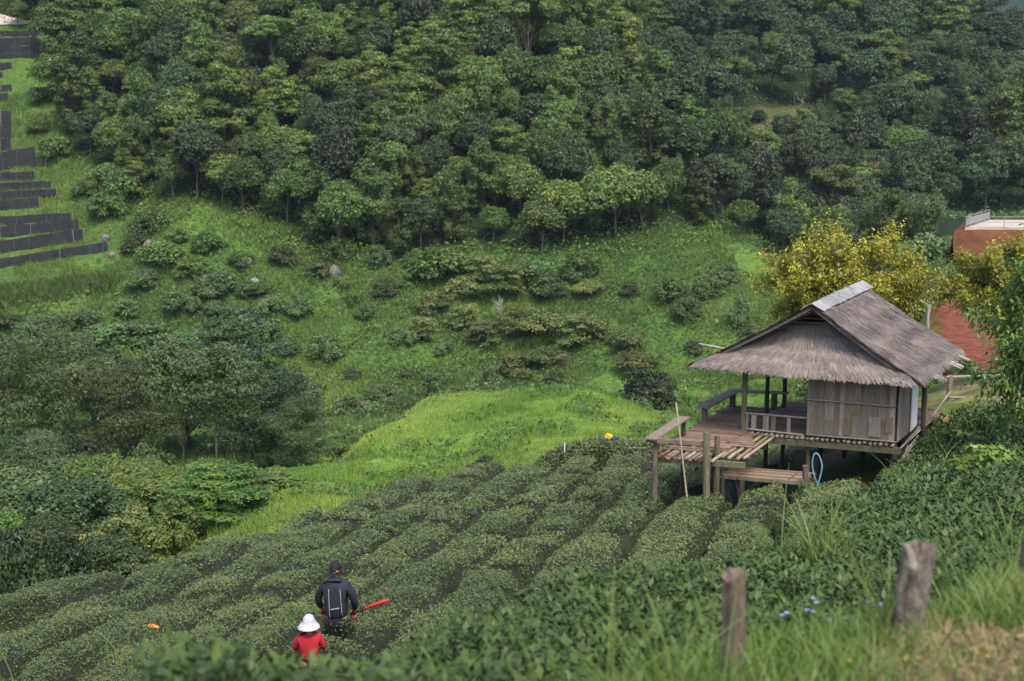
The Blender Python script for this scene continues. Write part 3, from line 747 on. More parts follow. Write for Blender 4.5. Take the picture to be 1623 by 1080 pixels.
# ---- trees of the valley at the left, and single bushes
VK = {
 'round': [Kind('round', 6.5, 6.6, .6, 26000, .165, 'forest', 800 + i) for i in range(2)],
 'willow': [Kind('oval', 7.2, 7.4, .3, 26000, .165, 'forest_o', 820 + i, asp=.3) for i in range(2)],
 'layer': [Kind('layer', 7.0, 6.0, .8, 24000, .16, 'forest', 840 + i, low=-.1) for i in range(2)],
 'brown': [Kind('oval', 6.5, 4.6, 3.9, 18000, .155, 'forest_y', 860 + i, bark='trunk', r=.085, low=-.2) for i in range(2)],
 'bush': [Kind('bush', 4.2, 3.0, .1, 12000, .14, 'forest_b', 880 + i, r=.08) for i in range(2)],
 'gbush': [Kind('bush', 4.2, 3.0, .1, 12000, .14, 'forest', 890 + i, r=.08) for i in range(2)],
}
VT = [  # px centre, py foot, py top, width px, distance, kind, material, label
 (95,800,535,200,104,'willow','forest_o','large grey-green willow-like tree at the left end of the valley trees'),
 (35,830,560,170,98,'willow','forest_o','grey-green willow-like tree cut by the left edge of the picture'),
 (200,790,580,160,100,'willow','forest_o','grey-green drooping tree left of the slim-trunked pair'),
 (235,740,545,150,112,'round','forest_b','bluish-green round tree behind the slim-trunked pair'),
 (292,752,560,120,88,'brown','forest_o','brownish-green tree on a bare slim trunk, left of a pair'),
 (342,748,568,120,87,'brown','forest_o','brownish-green tree on a bare slim trunk, right of a pair'),
 (360,740,520,160,108,'layer','forest_b','dark layered tree rising above the slim-trunked pair'),
 (430,745,590,150,98,'willow','forest_b','blue-green feathery tree left of the grass knoll'),
 (480,735,640,110,94,'willow','forest_o','grey-green feathery tree at the foot of the grass knoll'),
 (400,750,600,110,98,'round','forest_b','dark round tree between slim-trunked pair and feathery tree'),
 (60,790,660,120,86,'round','forest_b','dark green round tree in front of the large willow-like trees'),
 (160,815,735,110,78,'gbush','forest','mid-green bush under the grey-green drooping tree'),
 (30,920,715,190,66,'round','forest_o','olive tree standing at the lower left edge'),
 (130,900,735,170,62,'round','forest_b','mid-green leafy tree just behind the lower tea edge'),
 (10,950,790,150,60,'round','forest','dark green tree in the lower left corner behind the tea'),
 (75,930,800,120,58,'round','forest_b','dark round tree between lower left corner and leafy tree'),
 (205,890,800,130,58,'gbush','shrub_r','brownish-green bush behind the tea edge'),
 (235,850,725,150,68,'round','forest','mid-green round tree in the middle of the lower trees'),
 (350,850,742,180,54,'layer','forest','wide flat green tree leaning over the tea edge by the bright grass'),
 (425,800,752,100,57,'gbush','forest','small green bush at the left end of the bright grass'),
 (270,860,790,110,52,'gbush','forest','green bush under the wide flat tree'),
 (235,775,715,100,80,'gbush','forest','yellowish green bush under the slim-trunked pair'),
 (120,740,690,110,88,'gbush','forest_b','dark bush below the large willow-like tree'),
 (165,870,700,150,72,'round','forest','green round tree between the willow-like trees and the tea edge'),
 (60,870,700,150,76,'willow','forest_o','olive drooping tree behind the lower left trees'),
 (180,940,830,110,50,'round','forest_b','dark low tree right behind the tea edge at the lower left'),
 (100,950,850,120,48,'gbush','forest_b','dark bush behind the tea edge at the lower left'),
 (20,960,850,120,46,'gbush','forest_b','dark bush at the left border just behind the tea edge'),
 (225,790,705,120,76,'gbush','forest','yellowish-green leafy bush below the slim trunks'),
 (450,700,560,130,116,'round','forest_o','grey-green round tree above the feathery trees'),
 (300,690,560,150,120,'round','forest_b','dark round tree far behind the slim trunks'),
 (150,660,530,150,124,'round','forest_b','dark tree behind the large willow-like tree'),
 (20,680,540,140,124,'round','forest_b','dark tree behind the left border willow-like tree'),
 (540,748,698,56,72,'gbush','forest','round green bush on the left flank of the knoll'),
 (765,742,722,52,60,'gbush','forest_b','small dark bush peeping over the tea edge in front of the knoll'),
 (768,640,578,74,102,'bush','forest_o','grey-green round bush standing behind the top of the knoll'),
 (1022,668,580,104,86,'bush','forest_b','big dark green round bush beside the hut deck'),
 (684,640,608,34,96,'gbush','forest_b','small dark bush left of the grey-green bush behind the knoll'),
 (855,632,612,24,90,'gbush','forest_b','tiny dark bush on the top edge of the knoll'),
]
for (px, pf, pt_, wpx, Y, k, mat, lab) in VT:
    x = float(P(px, pf, Y)[0]); z = float(ground(x, Y)); sc = F / math.hypot(Y, z)
    top = float(P(px, pt_, Y)[2]); hgt = max(1.0, top - z)
    kd = VK[k][rg.integers(2)]
    place(kd, 'bush' if 'bush' in lab else 'valley_tree', lab, 'bush' if 'bush' in lab else 'tree', (x, Y, z - .1), wpx / sc / kd.w * 1.2, hgt / kd.h * (1.28 if 'bush' in k else 1.08), rg.uniform(0, 6.28), None, mat)

# singular forest trees: a pale flowering one, a bare grey one, bare poles
pf = Kind('round', 6.5, 5.0, 2.5, 5200, .30, 'pale', 901)
for (px, py, s, lab) in [(1202,262,1.05,'cream-coloured flowering tree on the far hill above the yellow tree'), (1395,310,.85,'pale straw-green feathery tree below the bare grey tree'),
                         (1560,230,.7,'pale cream tree high on the far hill near its right end'), (1480,190,.8,'pale-topped tree on the far hill above the bare grey tree')]:
    p = hit(px, py, 150)
    place(pf, 'flowering_tree', lab, 'tree', (p[0], p[1], p[2]), s, s, rg.uniform(0, 6), None)
def bare_tree(loc, h, lab, seed, mat='trunk_pale', limbs=14):
    r2 = np.random.default_rng(seed); mb = MB()
    pts = [np.array([math.sin(i * .9 + seed) * .12 * h / 8, 0, h * i / 6]) for i in range(7)]
    mb.tube(pts, [.15 * (1 - .13 * i) for i in range(7)], n=6)
    o = thing('bare_tree', lab, 'tree', loc)
    mb.build('trunk', M[mat], o, True)
    br = MB()
    for i in range(limbs):
        q = pts[r2.integers(2, 6)]; a = r2.uniform(0, 6.28); L = h * r2.uniform(.2, .42)
        e1 = q + np.array([math.cos(a) * L * .5, math.sin(a) * L * .5, L * .45]); e2 = e1 + np.array([math.cos(a) * L * .3, math.sin(a + .5) * L * .3, L * .55])
        br.tube([q, e1, e2], [.07, .045, .02], n=5, cap=False)
        for j in range(5):
            a2 = r2.uniform(0, 6.28); s_ = e1 + (e2 - e1) * r2.random(); br.tube([s_, s_ + np.array([math.cos(a2) * .2, math.sin(a2) * .2, .3]) * L], [.03, .012], n=4, cap=False)
    br.build('branches', M[mat], o)
for i, (px, py, h, lab) in enumerate([(1390,262,6.5,'bare grey tree with fine branches on the far hill'), (1270,196,5.0,'bare upright pole-like trunk beside the cleared patch'),
        (1568,350,7,'slim white trunk rising behind the red platform'), (1363,72,6,'pale bare trunk high on the far hill'), (660,262,7,'crooked pale trunk standing in the middle of the forest'),
        (792,512,2.6,'bleached dead shrub on the middle grass slope'), (1470,545,3.4,'thin white dead tree standing on the red bank')]):
    p = hit(px, py, 60 if i == 6 else 90)
    if p is not None: bare_tree((p[0], p[1], p[2] - .2), h, lab, 40 + i, limbs=2 if i in (1, 2) else 4 if i == 6 else 12)
# ------------------------------------------------------------------ the tea
HUT_O = P(1420, 700, 34.0)
HUT_TH = R(27.8)
HA = np.array([-math.cos(HUT_TH), math.sin(HUT_TH)]); HB = np.array([math.sin(HUT_TH), math.cos(HUT_TH)])
def hut_ab(x, y):
    dx = x - HUT_O[0]; dy = y - HUT_O[1]
    return dx * HA[0] + dy * HA[1], dx * HB[0] + dy * HB[1]
GAPS = np.array([-16.5, -14.6, -13.0, -11.6, -9.9, -8.2, -6.5, -4.9, -3.5, -2.1, -.75, .65, 1.9, 3.3, 4.9, 6.5, 8.2, 10., 12., 14., 16.5])
SLP = np.clip(.11 + .012 * (GAPS + 6.5), .05, .27)
def gapx(k, y): return GAPS[k] + SLP[k] * (y - 25) + .50 * (vnoise(y / 3.1, 0 * y + k * 7.3, 91) - .5) + .28 * (vnoise(y / 1.1, 0 * y + k * 3.7, 92) - .5)
EDGE_Y = [14, 20, 26.5, 28.6, 32.4, 37.2, 43.7, 48.5, 50.1, 51]; EDGE_X = [-13.5, -11.8, -10, -8.8, -7.6, -6.2, -4.2, -1.6, .9, 5]
def upx(x, y): return 811.5 + F * x / y / 1.02
def leafy_zone(x, y):
    p_ = upx(x, y)
    y0 = np.interp(p_, [100, 600, 900, 1200, 1300, 1623, 1800], [4.0, 4.2, 6.0, 7.3, 8.0, 9.2, 9.6])
    y1 = np.interp(p_, [80, 110, 300, 480, 820, 1000, 1180], [0, 5, 6.6, 7.6, 10.6, 12.6, 14])
    band = (y > y0) & (y < y1) & (p_ < 1180)
    blk = (y > y0) & (y < 36.2) & (x > np.interp(y, [7, 13, 18, 24, 31, 36], [1.0, 2.1, 3.7, 5.7, 8.7, 11.0]))
    return band | blk
def trimmed_zone(x, y):
    e = np.interp(x, [-13.5, -11.8, -10, -8.8, -7.6, -6.2, -4.2, -1.6, .9, 5, 9], [14, 20, 26.5, 28.6, 32.4, 37.2, 43.7, 48.5, 50.1, 49.5, 48])
    p_ = upx(x, y)
    y1 = np.interp(p_, [-200, 80, 110, 300, 480, 820, 1000, 1180], [11.5, 11.5, 12, 12.5, 13, 13.5, 14, 14.5])
    return (y < e) & (y > y1) & ~leafy_zone(x, y) & (x < np.interp(y, [7, 13, 18, 24, 31, 36, 37, 50], [1.0, 2.1, 3.7, 5.7, 8.7, 11.0, 11.5, 12]))
def hut_cut(x, y):
    a, b_ = hut_ab(x, y)
    inside = (a > -.5) & (a < 4.05) & (b_ > -1.9) & (b_ < 6)
    deck = (a > 2.9) & (a < 5.2) & (b_ > -2.9) & (b_ < 3.2)
    worn = (np.hypot(x - MAN[0], y - MAN[1]) < .33) | (np.hypot(x - WOMAN[0], y - WOMAN[1]) < .33)
    return np.where(inside, np.where(b_ < -.7, .55, .12), np.where(deck, .5, np.where(worn, .25, 1.0)))
MAN = P(531, 893, 20.0); WOMAN = P(489, 975, 18.0)
def canopy(x, y, k, leafy):
    """height of the tea above the ground"""
    l = gapx(k, y); r_ = gapx(k + 1, y); t_ = np.clip((x - l) / (r_ - l), 0, 1)
    e = np.abs(2 * t_ - 1)
    if leafy:
        h = .85 * (.80 + .36 * fbm(x / .9, y / .9, 95, 3)) * (1 - .25 * e ** 8)
        h = h * (.35 + .65 * (leafy_zone(x, y - .2) * .34 + leafy_zone(x, y - .45) * .33 + leafy_zone(x, y - .75) * .33))
    else:
        gapn = vnoise(y / 2.2, 0 * y + k * 5.1, 97)                       # rows run together here and there
        fade = .50 + .50 * smooth(.28, .5, gapn)
        h = TEA_H * (.82 + .38 * fbm(x / 1.0, y / 1.0, 99, 3)) * (1 - fade * np.clip(e * 1.02, 0, 1) ** 5.6)
        cross = vnoise(y / .95 + x * .5, x * .55 + k * 11.7, 98)           # breaks between single bushes
        h = h * (1 - .8 * smooth(.68, .82, cross)) + .06 * (fbm(x / .45, y / .45, 96, 2) - .5)
    return np.maximum(h * hut_cut(x, y), .05)
ORD = ['first', 'second', 'third', 'fourth', 'fifth', 'sixth', 'seventh', 'eighth', 'ninth', 'tenth', 'eleventh', 'twelfth', 'thirteenth', 'fourteenth', 'fifteenth', 'sixteenth', 'seventeenth', 'eighteenth', 'nineteenth', 'twentieth', 'twenty-first', 'twenty-second', 'twenty-third']
rg = np.random.default_rng(5)
row_no = {False: 0, True: 0}
for k in range(len(GAPS) - 1):
    for leafy in (False, True):
        zn = leafy_zone if leafy else trimmed_zone
        y_ = np.arange(4.0 if leafy else 10.5, 37 if leafy else 51, .16 if leafy else .2)
        tt_ = np.linspace(.015, .985, 13)
        Yg, Tg = np.meshgrid(y_, tt_, indexing='ij')
        Lg = gapx(k, Yg); Xg = Lg + (gapx(k + 1, Yg) - Lg) * Tg
        ok = zn(Xg, Yg)
        pxs = upx(Xg, Yg)
        ok &= (pxs > -130) & (pxs < 1760)
        ok &= hut_cut(Xg, Yg) > .2
        if ok.sum() < 60: continue
        row_no[leafy] += 1
        Hg = canopy(Xg, Yg, k, leafy)
        Zg = ground(Xg, Yg) + Hg * .86 - .03
        Zg = np.where(ok, Zg, ground(Xg, Yg) - .15)
        id_ = np.arange(Yg.size).reshape(Yg.shape)
        q = np.stack([id_[:-1, :-1], id_[:-1, 1:], id_[1:, 1:], id_[1:, :-1]], -1)
        okq = (ok[:-1, :-1] | ok[:-1, 1:] | ok[1:, 1:] | ok[1:, :-1])
        fq = q[okq].reshape(-1, 4)
        used, inv = np.unique(fq, return_inverse=True)
        vv = np.stack([Xg, Yg, Zg], -1).reshape(-1, 3)[used]
        lab = ('long-leaved untrimmed tea hedge in front, %s from the lower left corner' % ORD[row_no[True] - 1]) if leafy else ('flat-clipped tea hedge row, %s counted from the lower left' % ORD[row_no[False] - 1])
        root = thing('tea_hedge', lab, 'tea hedge', (0, 0, 0), 0, 'untrimmed tea hedges' if leafy else 'clipped rows of the tea field')
        link('stems', new_mesh('stems', vv, inv.reshape(fq.shape), M['tea_core'], smooth_shade=True), root)
        # leaves
        cells = np.argwhere(okq)
        wdt = np.mean(gapx(k + 1, y_) - gapx(k, y_))
        area = (y_[1] - y_[0]) * wdt * (tt_[1] - tt_[0])
        yc = Yg[:-1, :-1][okq]
        dens = (np.clip(3000 / yc ** 1.0, 120, 380) if leafy else 900 * np.clip(22 / yc, .42, 1.1)) * area
        m_ = rg.poisson(dens)
        ci = np.repeat(np.arange(len(cells)), m_); nn = len(ci)
        yl = yc[ci] + rg.random(nn) * (y_[1] - y_[0]); tl = np.clip(Tg[:-1, :-1][okq][ci] + rg.random(nn) * (tt_[1] - tt_[0]), .01, .99)
        l_ = gapx(k, yl); xl = l_ + (gapx(k + 1, yl) - l_) * tl
        kk = zn(xl, yl) & (hut_cut(xl, yl) > .2)
        if leafy: kk &= hut_cut(xl, yl) > .9
        xl, yl, tl = xl[kk], yl[kk], tl[kk]; nn = len(xl)
        Hl = canopy(xl, yl, k, leafy); gl = ground(xl, yl)
        if not leafy:
            side = np.abs(2 * tl - 1) > .72
            fr = np.where(side, rg.uniform(.35, 1.02, nn), rg.uniform(.86, 1.06, nn))
            pos = np.stack([xl, yl, gl + Hl * fr], -1)
            sl = np.where(side, np.sign(2 * tl - 1) * .9, 0)
            nr = norm(np.stack([sl, -.1 + 0 * sl, np.where(side, .6, 1.0)], -1) + rg.normal(size=(nn, 3)) * .5)
            L = (.040 + .022 * rg.random(nn)) * np.clip(yl / 24, .85, 1.5)
            v, f = leaf_cards(pos, nr, L, L * .5, rg, fold=.08)
            patch = fbm(xl / 1.7, yl / 1.7, 111, 3)
            tt = np.clip(.22 + .75 * (patch - .35) + .22 * rg.random(nn) + (rg.random(nn) < .04) * .35, 0, 1)
            tt = np.repeat(tt, 4)
            me = new_mesh('leaves', v, f, M['tea'], tint=tt)
        else:
            # shoots: five leaves round a stem tip
            rep = 5
            xs = np.repeat(xl, rep); ys = np.repeat(yl, rep); n5 = len(xs)
            a_ = np.tile(np.arange(rep), nn) * 2.4 + np.repeat(rg.uniform(0, 6.28, nn), rep); el = rg.uniform(.1, 1.1, n5)
            big = np.clip(ys / 13, .9, 1.55)
            L = (.066 + .045 * rg.random(n5) ** 1.5) * big
            d = np.stack([np.cos(a_) * np.cos(el), np.sin(a_) * np.cos(el), np.sin(el)], -1)
            up_ = np.stack([-np.cos(a_) * np.sin(el), -np.sin(a_) * np.sin(el), np.cos(el)], -1)
            dz = np.tile(np.array([0, -.03, -.06, -.11, -.17]), nn)
            top = np.repeat(gl + Hl * rg.uniform(.82, 1.12, nn), rep)
            pos = np.stack([xs, ys, top + dz], -1) + d * (L * .5)[:, None]
            v, f = leaf_cards(pos, norm(up_ + rg.normal(size=(n5, 3)) * .25), L, L * .42, rg, updir=d * 2.5, fold=.10)
            tt = np.repeat(np.clip(.15 + .5 * np.repeat(rg.random(nn), rep) + .35 * rg.random(n5) + .3 * (np.tile(np.arange(rep), nn) == 0), 0, 1), 4)
            me = new_mesh('leaves', v, f, M['tea_big'], tint=tt)
        lv = link('leaves', me, root); lv['kind'] = 'stuff'


def crest_hedge(path, width, htop, lab, mat='tea', dens=300, seed=3):
    r2 = np.random.default_rng(seed); path = np.array(path, float)
    seg = np.linalg.norm(np.diff(path[:, :2], axis=0), axis=1); S = np.concatenate([[0], np.cumsum(seg)])
    def at_(s, t_):
        x = np.interp(s, S, path[:, 0]); y = np.interp(s, S, path[:, 1]); d = path[-1] - path[0]; nx, ny = -d[1], d[0]; L = math.hypot(nx, ny)
        return x + nx / L * width * t_, y + ny / L * width * t_
    def hz(s, t_):
        e = np.clip(1 - np.abs(2 * t_) ** 4, 0, 1) * np.clip(1 - np.abs(2 * s / S[-1] - 1) ** 8, 0, 1)
        x, y = at_(s, t_); return htop * np.sqrt(e) * (.85 + .3 * fbm(x / .8, y / .8, 120, 3))
    s_, t_ = np.meshgrid(np.linspace(0, S[-1], 40), np.linspace(-.5, .5, 17), indexing='ij')
    x, y = at_(s_, t_); z = ground(x, y) + hz(s_, t_) * .93 - .04
    id_ = np.arange(x.size).reshape(x.shape)
    f = np.stack([id_[:-1, :-1], id_[:-1, 1:], id_[1:, 1:], id_[1:, :-1]], -1).reshape(-1, 4)
    root = thing('tea_hedge', lab, 'tea hedge')
    link('stems', new_mesh('stems', np.stack([x, y, z], -1).reshape(-1, 3), f, M['tea_core'], smooth_shade=True), root)
    nn = int(dens * S[-1] * width * 1.7)
    s_ = r2.uniform(0, S[-1], nn); t_ = r2.uniform(-.5, .5, nn); ed = r2.random(nn) < .5
    t_ = np.where(ed, np.sign(t_) * (.5 - .14 * r2.random(nn) ** 1.5), t_)
    x, y = at_(s_, t_); hh = hz(s_, t_)
    pos = np.stack([x, y, ground(x, y) + hh * r2.uniform(.85, 1.03, nn)], -1)
    nr = norm(np.array([0, -.5, .8]) + r2.normal(size=(nn, 3)) * .55)
    L = .10 + .04 * r2.random(nn)
    v, f = leaf_cards(pos, nr, L, L * .5, r2, fold=.08)
    lv = link('leaves', new_mesh('leaves', v, f, M[mat], tint=np.repeat(np.clip(.1 + .6 * r2.random(nn), 0, 1), 4)), root); lv['kind'] = 'stuff'
crest_hedge([(1.2, 49.6), (3.0, 48.9), (5.6, 46.6)], 2.3, 1.25, 'rounded taller tea hedge at the crest under the yellow bundle', dens=320)
# ------------------------------------------------------------------ the hut
hut = thing('thatched_hut', 'bamboo hut on stilts with grey thatched roof and open plank deck', 'hut', (float(HUT_O[0]), float(HUT_O[1]), float(HUT_O[2])), -HUT_TH)
rp = random.Random(4)
def L_(a, b, z, tilt=True): return (-a, b, z - (.03 * a if tilt else 0))
def post(a, b, z0, z1, r, mat='post', a1=None, b1=None, parent=hut, name='post', seg=6, wob=.09):
    a1 = a if a1 is None else a1; b1 = b if b1 is None else b1
    pts = []; rr = []
    for i in range(seg + 1):
        t_ = i / seg
        q = Vector(L_(a, b, z0)).lerp(Vector(L_(a1, b1, z1)), t_)
        pts.append(q + Vector((rp.uniform(-1, 1), rp.uniform(-1, 1), 0)) * r * .12); rr.append(r * (1.06 - .12 * t_) * rp.uniform(.95, 1.05))
    return MB().tube(pts, rr, n=9, wob=wob, rng=rp).build(name, M[mat], parent, False)
def pole(p, q, r, mat='bamboo', name='pole', parent=hut, tilt=True, knots=True, n=7):
    p = Vector(L_(*p, tilt)); q = Vector(L_(*q, tilt)); L = (q - p).length; k = max(2, int(L / .32))
    pts = []; rr = []
    for i in range(k + 1):
        t_ = i / k; c_ = p.lerp(q, t_) + Vector((rp.uniform(-1, 1), rp.uniform(-1, 1), rp.uniform(-1, 1))) * r * .12
        if knots and 0 < i < k:
            d = (q - p).normalized() * r * .35
            pts += [c_ - d, c_, c_ + d]; rr += [r, r * 1.14, r]
        else:
            pts.append(c_); rr.append(r)
    return MB().tube(pts, rr, n=n).build(name, M[mat], parent, True)
def board(p, q, w, h, mat='plank', name='plank', up=(0, 0, 1), parent=hut):
    return MB().bar(L_(*p), L_(*q), w, h, up).build(name, M[mat], parent)

# stilts and posts
post(3.9, 0, -2.5, 1.72, .075, 'post_moss')
post(3.9, 1.95, -2.6, 1.95, .06, 'post_dark'); post(3.75, 3.0, -2.6, 1.95, .06, 'post_dark')
post(2.2, .06, -2.4, 1.75, .06); post(.06, .08, -1.6, 1.7, .07); post(1.15, 1.4, -2.0, -.2, .07, 'post_dark'); post(2.3, 1.6, -2.2, -.2, .06, 'post_dark')
post(.5, 2.6, -1.2, -.2, .07, 'post_dark'); post(-.22, 2.1, -.9, 1.65, .06, 'post_dark'); post(-.1, 2.75, -.7, 1.7, .07, 'bamboo'); post(.15, 3.9, -.8, 1.7, .06, 'post_dark'); post(2.2, 3.7, -1.6, 2.0, .06, 'post_dark')
post(5.0, -3.3, -2.6, .36, .075, 'post'); post(3.62, -3.4, -2.4, .66, .085, 'post_moss', 3.66, -3.42); post(3.68, -2.6, -2.2, .40, .075, 'post_moss')
post(5.05, -1.3, -2.7, .42, .06, 'post_dark'); post(5.0, .9, -2.8, .0, .06, 'post_dark')
for (a, b) in ((5.15, .5), (5.08, 2.55), (3.98, 2.85)):
    board((a, b, -.06), (a, b, .39), .13, .13, 'post', 'bench_post', up=(0, 1, 0))
# beams
board((-.15, -.06, -.215), (3.98, -.06, -.215), .14, .15, 'post_moss', 'beam'); board((-.2, 3.8, -.2), (5.1, 2.9, -.2), .12, .14, 'post_dark', 'beam')
board((-.05, -.2, -.36), (-.05, 3.9, -.36), .12, .12, 'post_dark', 'beam'); board((3.9, -.2, -.36), (3.9, 3.4, -.36), .12, .12, 'post_dark', 'beam')
board((5.16, -3.06, -.20), (2.85, -3.0, -.17), .10, .13, 'post_moss', 'beam'); board((5.2, -.9, -.20), (3.0, -.9, -.20), .1, .12, 'post_dark', 'beam'); board((5.2, 1.6, -.2), (3.0, 1.6, -.2), .1, .12, 'post_dark', 'beam')
# bamboo joists whose cut ends show under the wall
for i in range(29):
    a = .08 + i * .132 + rp.uniform(-.015, .015)
    pole((a, -.15 + rp.uniform(-.03, .03), -.085 + rp.uniform(-.012, .012)), (a + rp.uniform(-.03, .03), 3.85, -.085), .043 * rp.uniform(.85, 1.1), 'bamboo', 'joist', knots=False)
# poles of the deck, bare at the front
for i in range(14):
    a = 2.98 + i * .165 + rp.uniform(-.02, .02)
    pole((a + rp.uniform(-.06, .06), (-3.32 if a > 3.5 else -2.7) + rp.uniform(-.10, .10), -.09), (a, -.25 if a < 3.95 else 2.7 + rp.uniform(-.05, .3), -.075), .042 * rp.uniform(.85, 1.15), 'bamboo' if rp.random() < .5 else 'plank', 'deck_pole', knots=True)
# deck planks
b = -2.15; i = 0
while b < 2.72:
    w = rp.uniform(.11, .19)
    if rp.random() < .94:
        a0 = 5.22 + rp.uniform(-.05, .10); a1 = (3.98 if b > -.15 else 3.72 + (rp.uniform(-.35, .1) if b < -.4 else 0))
        sag = rp.uniform(-.008, .012)
        board((a0, b + w / 2 + rp.uniform(-.02, .02), -.018 + sag), (a1, b + w / 2 + rp.uniform(-.02, .02), -.018 + rp.uniform(-.008, .012)), w * .93, .026)
    b += w; i += 1
for k_ in range(7):
    board((3.70, -1.75 + k_ * .21, -.022), (3.05 + .08 * k_, -1.70 + k_ * .21, -.022 + rp.uniform(-.01, .01)), rp.uniform(.10, .17), .024)
for k_ in range(5):
    board((5.1 - .1 * k_, -2.32 - .11 * k_ * (1 if k_ < 3 else .7), -.03), (3.5 + .2 * k_, -2.26 - .10 * k_, -.03), .045, .02, 'plank', 'slat')
b = .02
while b < 3.7:
    w = rp.uniform(.13, .20)
    board((3.93, b + w / 2, -.02 + rp.uniform(-.006, .008)), (2.24, b + w / 2, -.02 + rp.uniform(-.006, .008)), w * .94, .026, 'plank', 'floor_plank')
    b += w
b = 2.1
while b < 4.1:
    board((.35, b + .08, -.02), (-.32 + rp.uniform(-.08, .08), b + .08, -.02 + rp.uniform(-.006, .008)), .15, .026, 'plank', 'floor_plank'); b += .163
board((-.1, 3.6, -.22), (-.62, 3.75, -.22), .3, .03, 'plank', 'step'); board((-.1, 4.0, -.30), (-.75, 4.1, -.30), .28, .03, 'plank', 'step')
# benches round the deck
board((5.16, .30, .415), (5.10, 2.92, .415), .34, .035, 'board', 'bench_board'); board((5.28, 2.80, .41), (3.62, 2.95, .41), .30, .035, 'board', 'bench_board')
board((5.04, -3.55, .40), (5.08, -1.15, .46), .30, .035, 'board', 'bench_board'); board((5.18, -3.43, .36), (3.62, -3.36, .36), .07, .10, 'board', 'handrail')
# porch rail
pole((3.92, -.02, .43), (2.05, -.03, .42), .03, 'bamboo_grey', 'rail'); pole((3.92, -.02, .02), (2.3, -.05, -.02), .025, 'bamboo_grey', 'rail')
for (a, w) in ((3.80, .06), (3.62, .13), (3.30, .15), (3.10, .12), (2.70, .09)):
    board((a, -.02, .0 if w > .1 else -.08), (a, -.02, .43), w, .02, 'strip', 'baluster', up=(0, 1, 0))
# front wall: split-bamboo strips, battens, mended patches
a = 0.03
while a < 2.2:
    w = rp.uniform(.085, .165); w = min(w, 2.215 - a)
    if w < .05: break
    cuts = [.0, 1.72] if rp.random() < .55 else [.0, rp.uniform(.5, 1.2), 1.72]
    for z0, z1 in zip(cuts[:-1], cuts[1:]):
        b0 = -.085 + rp.uniform(-.010, .010)
        MB().hexa([L_(a + w * .97, b0 - .012, z0 + .006), L_(a, b0 + .004, z0 + .006), L_(a, b0 + .02, z0 + .006), L_(a + w * .97, b0 + .008, z0 + .006),
                   L_(a + w * .97, b0 - .012, z1), L_(a, b0 + .004, z1), L_(a, b0 + .02, z1), L_(a + w * .97, b0 + .008, z1)]).build('wall_strip', M['strip' if rp.random() < .72 else 'strip_tan'], hut)
    a += w
for (a0, a1, z0, z1, m_) in ((.86, 1.10, .62, .92, 'strip_tan'), (.86, 1.08, 1.0, 1.5, 'strip'), (.08, .24, .22, .62, 'strip_tan'), (.36, .66, .10, .60, 'strip'), (1.55, 1.75, .08, .42, 'strip'), (1.1, 1.28, .1, .5, 'strip_tan')):
    MB().hexa([L_(a1, -.125, z0), L_(a0, -.122, z0), L_(a0, -.108, z0), L_(a1, -.108, z0), L_(a1, -.125, z1), L_(a0, -.122, z1), L_(a0, -.108, z1), L_(a1, -.108, z1)]).build('wall_patch', M[m_], hut)
pole((2.24, -.135, .93), (-.0, -.135, .90), .024, 'bamboo_grey', 'batten'); pole((2.2, -.135, .02), (-.02, -.135, .02), .02, 'bamboo_grey', 'batten'); pole((2.2, -.13, 1.62), (0, -.13, 1.62), .02, 'bamboo', 'batten')
# inside partition, rear and side walls
def sheet(pts, th, name, mat):
    p = [Vector(L_(*q)) for q in pts]; n_ = (p[1] - p[0]).cross(p[2] - p[0]).normalized() * th
    return MB().hexa([*p, *[q + n_ for q in p]]).build(name, M[mat], hut)
b = 0.0
while b < 2.05:
    sheet([(2.22, b, .01), (2.22, b + .145, .01), (2.22, b + .145, 1.9), (2.22, b, 1.9)], .015, 'wall_strip', 'strip'); b += .15
a = 0.05
while a < 2.1:
    sheet([(a, 2.08, .01), (a + .145, 2.08, .01), (a + .145, 2.08, 2.2), (a, 2.08, 2.2)], .015, 'wall_strip', 'strip'); a += .15
b = -.02
while b < 1.22:
    w = rp.uniform(.10, .16); ln = .05 * (1 if b > .1 else -.4)
    sheet([(-.02, b, -.02), (-.02, b + w * .96, -.02), (-.02, b + w * .96 - ln, 1.62), (-.02, b - ln, 1.62)], .02, 'wall_strip', 'strip' if rp.random() < .7 else 'strip_tan'); b += w
sheet([(-.05, 1.30, -.03), (-.05, 2.0, .02), (-.05, 1.97, 1.60), (-.05, 1.27, 1.60)], .025, 'door_panel', 'white_panel')
# handrails and lashings on the right side
pole((-.14, -.08, -.14), (-.14, 3.2, -.02), .03, 'bamboo_grey', 'handrail'); pole((-.20, 2.2, -.10), (-.16, 5.9, .16), .032, 'bamboo', 'handrail'); pole((-.10, .1, -.2), (-.18, 2.9, -.10), .022, 'bamboo_grey', 'handrail')
for k_ in range(4):
    pole((-.02 - .03 * k_, -.1 + .13 * k_, -.62 + .06 * k_), (-.26, .75 + .18 * k_, -.50 + .13 * k_), .02, 'bamboo_grey', 'lath')
pole((-.12, -.05, -.72), (-.16, .62, -.22), .018, 'bamboo_grey', 'lath'); pole((-.2, .25, -.7), (-.2, .9, -.25), .018, 'bamboo_grey', 'lath')

